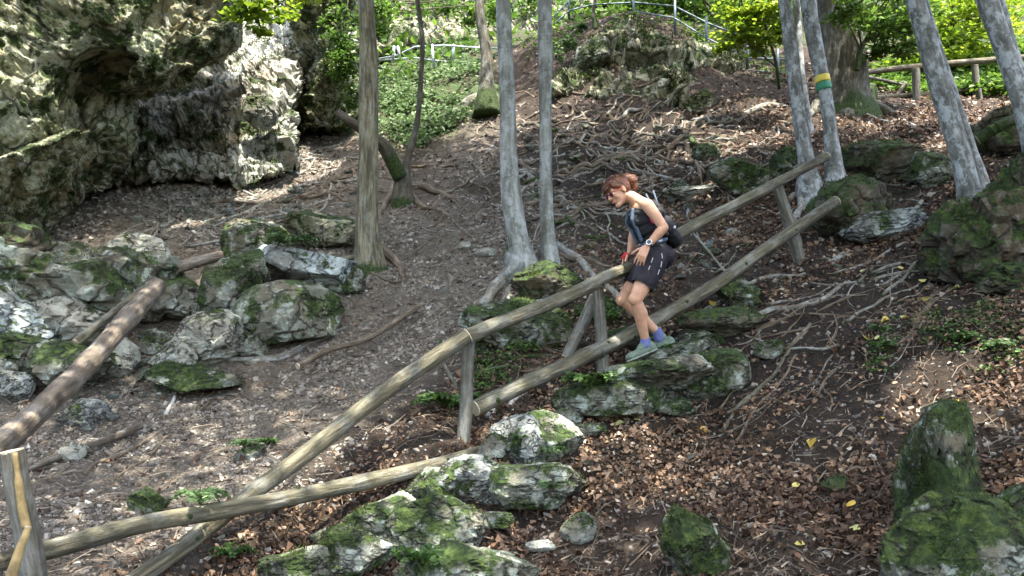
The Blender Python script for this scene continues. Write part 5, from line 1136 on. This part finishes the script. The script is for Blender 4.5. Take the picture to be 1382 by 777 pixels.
def torso(grow=0.0):
    g = grow
    return [ell(pel + upv * .0, (.108 + g, .158 + g, .10 + g), B3), ell(pel - fwd * .045 - upv * .03, (.085 + g, .13 + g, .085 + g), B3), ell((pel + waist) / 2, (.096 + g, .136 + g, .09 + g), B3), ell(waist, (.092 + g, .125 + g, .09 + g), B3),
            ell((waist + chest) / 2, (.1 + g, .132 + g, .1 + g), B3), ell(chest, (.108 + g, .145 + g, .11 + g), B3), ell(chest + fwd * .055 + side * .06 - upv * .0, (.055 + g,) * 3, B3), ell(chest + fwd * .055 - side * .06, (.055 + g,) * 3, B3)]
up_body = torso() + [ell((chest + neckb) / 2 - fwd * .01, (.085, .135, .075), B3), capsule(shL, neckb, .048, .04), capsule(shR, neckb, .048, .04)]
# head frame
hc = J(835, 259, .0); hf = nrm([-.80, -.30, -.50]); hu = nrm(np.array([-.45, -.05, .9]) - hf * np.dot([-.45, -.05, .9], hf)); hs = np.cross(hu, hf); HB = np.array([hf, hs, hu])
def HP(x, y, z): return hc + hf * x + hs * y + hu * z
head = [ell(HP(-.01, 0, .035), (.092, .074, .084), HB), ell(HP(.028, 0, -.02), (.062, .058, .082), HB), capsule(HP(-.01, .045, -.05), HP(.062, .012, -.088), .02, .02), capsule(HP(-.01, -.045, -.05), HP(.062, -.012, -.088), .02, .02), ell(HP(.067, 0, -.093), (.02, .024, .018), HB),
        capsule(HP(.084, 0, .022), HP(.107, 0, -.02), .008, .0115), ell(HP(.1, .011, -.022), (.01, .008, .008), HB), ell(HP(.1, -.011, -.022), (.01, .008, .008), HB), capsule(HP(.08, .042, .034), HP(.08, -.042, .034), .011, .011),
        ell(HP(.062, .038, -.02), (.024, .022, .024), HB), ell(HP(.062, -.038, -.02), (.024, .022, .024), HB), ell(HP(.083, 0, -.05), (.013, .022, .006), HB), ell(HP(.08, 0, -.061), (.012, .019, .007), HB),
        ell(HP(-.008, .074, -.004), (.018, .008, .03), HB), ell(HP(-.008, -.074, -.004), (.018, .008, .03), HB)]
neck = chain([neckb - upv * .03, neckb + nrm(hc - neckb) * .05, HP(-.03, 0, -.05)], [.062, .05, .05])
def hand(w, d, back, thumb, curl, sc=1.0, bend=0.0):
    """w wrist point, d finger direction, back direction of the back of the hand, thumb side direction"""
    d = nrm(d); back = nrm(np.asarray(back) - d * np.dot(back, d)); th = np.cross(d, back); th = th if np.dot(th, thumb) > 0 else -th
    out = []; palm = w + d * .045 * sc
    for k in range(4): a = (k - 1.5) * .019 * sc; out.append(capsule(w + th * a * .6 + d * .012, w + d * .082 * sc + th * a, .0145 * sc, .0115 * sc, 12, 4))
    for k, L in enumerate((.068, .077, .083, .074)):
        a = (k - 1.5) * .0205 * sc; p = w + d * .085 * sc + th * a; dr = nrm(d + th * (k - 1.5) * .07); r_ = .0088 * sc
        for seg_, fr in enumerate((.44, .32, .26)):
            ang = curl[k] if isinstance(curl, (list, tuple)) else curl
            dr = nrm(dr * math.cos(ang) - back * math.sin(ang)); q = p + dr * L * fr * sc; out.append(capsule(p, q, r_, r_ * .92, 10, 4)); p = q; r_ *= .92
    p = w + d * .02 * sc + th * .022 * sc; dr = nrm(d * .6 + th * .75 - back * .25)
    for L in (.042, .032, .026): q = p + dr * L * sc; out.append(capsule(p, q, .0115 * sc, .0098 * sc, 10, 4)); p = q; dr = nrm(dr + d * .35 - back * .15)
    return out
handL = hand(wrL + nrm(wrL - elL) * .012, J(864, 350, -.24) - wrL, [-.3, -1, .15], [-1, 0, 0], [.45, .4, .35, .3])
handR = hand(wrR, J(839, 354, .16) - wrR, [-.1, .0, 1], [0, -1, 0], [.55, .6, .6, .5])
armL = chain([shL, (shL + elL) / 2, elL], [.05, .043, .036]) + chain([elL, elL + (wrL - elL) * .3, wrL], [.036, .038, .0235])
armR = chain([shR, (shR + elR) / 2, elR], [.048, .042, .036]) + chain([elR, elR + (wrR - elR) * .3, wrR], [.036, .037, .0235])
def leg(h, k, a, s):
    kb = nrm(k - h); cb = nrm(a - k); calfback = -nrm(np.cross(np.cross(kb, [-1, 0, 0]), cb)) * 1.0
    bk = nrm(-fwd - cb * np.dot(-fwd, cb))
    return chain([h, h + (k - h) * .5, k], [.088, .077, .052]) + [ell(k + fwd * .01, (.05, .048, .052))] + chain([k, k + (a - k) * .5, a], [.048, .044, .033]) + chain([k + (a - k) * .12 + bk * .012, k + (a - k) * .38 + bk * .026, k + (a - k) * .72 + bk * .008], [.038, .042, .03])
body = fuse('person', up_body + head + neck + armL + armR + leg(hipL, kneeL, ankL, 1) + leg(hipR, kneeR, ankR, -1) + handL + handR + [ell(ankL, (.036, .036, .04)), ell(ankR, (.036, .036, .04)), capsule(ankL, J(870, 470, -.06), .033, .03), capsule(ankR, J(888, 458, .09), .033, .03)], SK, None, ROOT, .0042, 4)
tag(body, 'auburn-haired hiker in black vest and shorts stepping down, both hands near the handrail', 'person')
def bp(name, parts, mat, voxel=.005, smooth=4, noise=None): return fuse(name, parts, mat, body, ROOT, voxel, smooth, .5, noise)
# hair
hair = bp('hair', [ell(HP(-.02, 0, .05), (.096, .083, .083), HB), ell(HP(-.035, 0, .02), (.078, .079, .075), HB), capsule(HP(.045, .05, .085), HP(.07, -.04, .078), .026, .026), capsule(HP(.055, .058, .06), HP(.02, .077, .03), .017, .013), capsule(HP(.055, -.058, .06), HP(.02, -.077, .03), .017, .013), capsule(HP(.085, .03, .058), HP(.082, -.035, .062), .014, .014),
    capsule(HP(-.1, 0, .06), HP(-.13, 0, .065), .026, .034), capsule(HP(-.13, 0, .065), HP(-.158, 0, .035), .044, .05), capsule(HP(-.158, 0, .03), HP(-.155, 0, -.02), .046, .03)], HAIR, .005, 4, (.0035, (45, 45, 90)))
hr_ = np.random.RandomState(8); st = []
for k in range(1100):
    if k < 380:
        a = hr_.normal(size=3); a = nrm(a); p0 = HP(-.15, 0, .03) + a * .035; p1 = p0 + a * hr_.uniform(.004, .018) + hr_.normal(size=3) * .009 - np.array([0, 0, .012])
    else:
        y = hr_.uniform(-1, 1); t = hr_.uniform(0, 1); x = .075 - .16 * t; p0 = HP(x, y * .07, .05 + .085 * math.sqrt(max(0, 1 - y * y * .8)) * (1 - (x / .13) ** 2)); p1 = p0 + hf * hr_.uniform(-.05, .03) + hu * hr_.uniform(-.012, .014) + hs * hr_.normal() * .012
        if hr_.rand() < .25: p0 = HP(.075, y * .055, .08); p1 = HP(.1 + hr_.uniform(-.01, .012), y * .06 + hr_.normal() * .01, .035 + hr_.uniform(-.01, .02))
    m_ = (p0 + p1) / 2 + hr_.normal(size=3) * .006; st.append(tube(spline([p0, m_, p1], 5), np.linspace(.0011, .0005, 5), 3)[:2])
V, Fc, _ = join(st); o = link('hair_strands', mesh_np('hair_strands', V - ROOT, Fc, HAIR, True), hair); o['kind'] = 'stuff'
bp('hair_tie', [capsule(HP(-.1, .015, .062), HP(-.1, -.015, .062), .027, .027)], BLK)
# face details
for s_ in (1, -1):
    e = link('eye', None or mesh_np('eye', ell(HP(.071, s_ * .03, .006), (.012,) * 3, HB, 3)[0] - ROOT, ell([0, 0, 0], (1, 1, 1), None, 3)[1], WHT, True), body)
    link('iris', mesh_np('iris', ell(HP(.0805, s_ * .03, .004), (.0035, .0055, .0055), HB, 2)[0] - ROOT, ell([0, 0, 0], (1, 1, 1), None, 2)[1], IRIS, True), e)
lip = ell(HP(.0945, 0, -.055), (.0045, .021, .007), HB, 3); link('lips', mesh_np('lips', lip[0] - ROOT, lip[1], LIP, True), body)
gl = [ell(HP(.093, .034, .006), (.006, .028, .02), HB), ell(HP(.093, -.034, .006), (.006, .028, .02), HB)]
sg = bp('sunglasses', gl + [capsule(HP(.098, .008, .012), HP(.098, -.008, .012), .004, .004, 8, 3)], LENS, .0025, 1)
for s_ in (1, -1):
    V, Fc = capsule(HP(.088, s_ * .062, .012), HP(-.002, s_ * .083, .018), .003, .0025, 8, 3); link('temple', mesh_np('temple', V - ROOT, Fc, RED, True), sg)
# clothes
top = bp('running_top', [t for t in torso(.009)[2:]] + [ell((chest + neckb) / 2 - fwd * .022, (.08, .115, .06), B3), capsule(shL * .55 + neckb * .45 - fwd * .012, chest + side * .07 - fwd * .04, .034, .05), capsule(shR * .55 + neckb * .45 - fwd * .012, chest - side * .07 - fwd * .04, .034, .05), capsule(shL * .55 + neckb * .45, chest + side * .07 + fwd * .05, .034, .04), capsule(shR * .55 + neckb * .45, chest - side * .07 + fwd * .05, .034, .04)], BLK, .005, 4, (.008, (16, 16, 26)))
bp('waist_band', [ell(waist - upv * .015, (.108, .14, .045), B3), ell(waist - upv * .045, (.112, .146, .03), B3)], BLUE, .005, 3, (.003, (30, 30, 30)))
for s_ in (1, -1):
    a_ = [chest + side * s_ * .075 + fwd * .075 + upv * .09, chest + side * s_ * .08 + fwd * .112 + upv * .02, chest + side * s_ * .075 + fwd * .104 - upv * .06, waist + side * s_ * .07 + fwd * .105 + upv * .02]
    bp('vest_strap', chain(a_, [.014, .017, .016, .014]), BLUE, .004, 3)
bp('underarm_panel', [ell(chest + side * .135 - fwd * .03 - upv * .035, (.04, .022, .045), B3)], PINK, .004, 2)
pk = bp('backpack', [ell(waist - fwd * .145 + upv * .02, (.068, .11, .13), B3), ell(waist - fwd * .16 - upv * .05, (.06, .105, .09), B3), ell(chest - fwd * .125, (.045, .1, .1), B3), capsule(chest - fwd * .1 + side * .09, waist - fwd * .07 + side * .125, .024, .03), capsule(chest - fwd * .1 - side * .09, waist - fwd * .07 - side * .125, .024, .03)], BLK, .006, 4, (.006, (22, 22, 22)))
V, Fc = capsule(waist - fwd * .165 + side * .112 + upv * .01, waist - fwd * .172 + side * .112 + upv * .018, .009, .009, 10, 3); link('reflective_tag', mesh_np('reflective_tag', V - ROOT, Fc, WHITE, True), pk)
for q in (-.02, .03):
    V, Fc, _ = tube(np.array([chest - fwd * .13 + side * q - upv * .1, chest - fwd * (.125 + q) + side * q + upv * .17]), .007, 8); link('folded_pole', mesh_np('folded_pole', V - ROOT, Fc, BLUE, True), pk)
def along(a, b, t): return a + (b - a) * t
sh = bp('shorts', [ell(pel + upv * .0, (.122, .172, .11), B3), ell(pel + upv * .03, (.118, .168, .075), B3), ell(pel - fwd * .045 - upv * .03, (.104, .15, .1), B3), capsule(hipL + upv * .02, along(hipL, kneeL, .55), .112, .096), capsule(hipR + upv * .02, along(hipR, kneeR, .55), .106, .092), capsule(along(hipL, kneeL, .5), along(hipL, kneeL, .62), .094, .09), capsule(along(hipR, kneeR, .5), along(hipR, kneeR, .6), .092, .088)], SHORTS, .0055, 3, (.010, (20, 20, 9)))
# hems: cut the rounded lower ends so the hem is an edge
import bmesh
for h_, k_, t_ in ((hipL, kneeL, .66), (hipR, kneeR, .64)):
    bm = bmesh.new(); bm.from_mesh(sh.data); n_ = nrm(k_ - h_); c_ = along(h_, k_, t_) - ROOT
    near = [f for f in bm.faces]; geom = bm.verts[:] + bm.edges[:] + bm.faces[:]
    bmesh.ops.bisect_plane(bm, geom=geom, plane_co=Vector(c_), plane_no=Vector(n_), clear_outer=True); bm.to_mesh(sh.data); bm.free()
for (a, b) in (((881, 348), (879, 354)), ((877, 359), (875, 365)), ((873, 369), (871, 375)), ((893, 342), (894, 348)), ((893, 353), (892, 360)), ((890, 364), (888, 370))):
    V, Fc = capsule(J(a[0], a[1], -.205), J(b[0], b[1], -.205), .0035, .0035, 6, 2); link('stitching', mesh_np('stitching', V - ROOT, Fc, WHITE, True), sh)
# socks and shoes
def shoe(a, heel, toe, nm):
    bp('sock', [capsule(a + nrm(heel - a) * .0 , (heel * .6 + toe * .4) * .35 + a * .65, .042, .043)], SOCK, .004, 2, (.002, (60, 60, 20)))
    mid = (heel + toe) / 2; d_ = nrm(toe - heel); sd = nrm(np.cross(d_, [0, 0, 1])); un = nrm(np.cross(sd, d_)); Bs = np.array([d_, sd, un])
    up_ = bp('shoe', [ell(heel + un * .038, (.044, .038, .048), Bs), capsule(heel + un * .04, mid + un * .034, .037, .038), ell(toe + un * .03, (.058, .045, .034), Bs), capsule(mid + un * .034, toe + un * .026, .038, .03), capsule(a * .45 + heel * .55 + un * .03 + d_ * .02, mid + un * .05, .041, .036)], SHOE, .004, 3, (.002, (40, 40, 40)))
    s1 = [ell(heel + un * .004, (.047, .039, .014), Bs), ell(mid + un * .004, (.07, .038, .013), Bs), ell(toe + un * .004, (.06, .047, .014), Bs)]
    V, Fc, _ = join(s1); so_ = fuse('sole', s1, SOLE, up_, ROOT, .004, 2)
    for k in range(4):
        t = .42 + k * .11; p = along(heel, toe, t) + un * (.075 - .012 * k); V, Fc = capsule(p + sd * .018, p - sd * .018, .003, .003, 6, 2); link('lace', mesh_np('lace', V - ROOT, Fc, WHITE, True), up_)
shoe(ankL, J(881, 474, -.06), J(855, 485, -.10), 'near'); shoe(ankR, J(907, 467, .10), J(879, 481, .07), 'far')
# watch and red strap
ax = nrm(wrL - elL); wc = wrL - ax * .015
t_ = np.linspace(0, 2 * math.pi, 26); e1 = nrm(np.cross(ax, [0, 0, 1])); e2 = np.cross(ax, e1)
V, Fc, _ = tube(wc + .027 * (np.outer(np.cos(t_), e1) + np.outer(np.sin(t_), e2)), .005, 8); wt = link('watch', mesh_np('watch', V - ROOT, Fc, BLK, True), body)
cf_ = wc + nrm([-.15, -1, .2]) * .027; nn_ = nrm([-.15, -1, .2])
for nm, r_, h_, m_ in (('watch_case', .022, .012, STEEL), ('watch_face', .0165, .0145, DIAL)):
    V, Fc, _ = tube(np.array([cf_ - nn_ * .004, cf_ + nn_ * h_]), r_, 24); link(nm, mesh_np(nm, V - ROOT, Fc, m_, False), wt)
rc = wrR + nrm(J(839, 354, .16) - wrR) * .03; rax = nrm(J(839, 354, .16) - wrR)
e1 = nrm(np.cross(rax, [0, 0, 1])); e2 = np.cross(rax, e1)
for q in (0, .014, .028, .045): V, Fc, _ = tube(rc + rax * q + (np.outer(np.cos(t_) * .043, e1) + np.outer(np.sin(t_) * .024, e2)), .008, 8); link('glove_strap', mesh_np('glove_strap', V - ROOT, Fc, RED, True), body)
EXPO=2.8
# ------------------------------------------------------------------ light
SUN = np.array(SUND); SUN /= np.linalg.norm(SUN)
el = math.asin(SUN[2]); az = math.atan2(SUN[0], SUN[1])
w = bpy.data.worlds.new('World'); sc.world = w; w.use_nodes = True
nt = w.node_tree; sky = nt.nodes.new('ShaderNodeTexSky'); sky.sky_type = 'NISHITA'; sky.sun_disc = False
sky.sun_elevation = el; sky.sun_rotation = az; sky.air_density = 1.0; sky.dust_density = 4.0; sky.ozone_density = .3
bg = nt.nodes['Background']; bg.inputs[1].default_value = .15; nt.links.new(sky.outputs[0], bg.inputs[0])
sl = bpy.data.lights.new('sun', 'SUN'); sl.energy = 3.2; sl.angle = math.radians(.53); sl.color = (1, .95, .87)
so = bpy.data.objects.new('sun', sl); COL.objects.link(so); so.location = (-8, 6, 25)
so.rotation_euler = Vector(-SUN).to_track_quat('-Z', 'Y').to_euler()
sc.view_settings.view_transform = 'Standard'; sc.view_settings.look = 'None'; sc.view_settings.gamma = 1
sc.view_settings.exposure = EXPO
sc.render.engine = 'CYCLES'; sc.cycles.max_bounces = 6; sc.cycles.diffuse_bounces = 3; sc.cycles.transparent_max_bounces = 8
sc.cycles.transmission_bounces = 3; sc.cycles.use_denoising = True
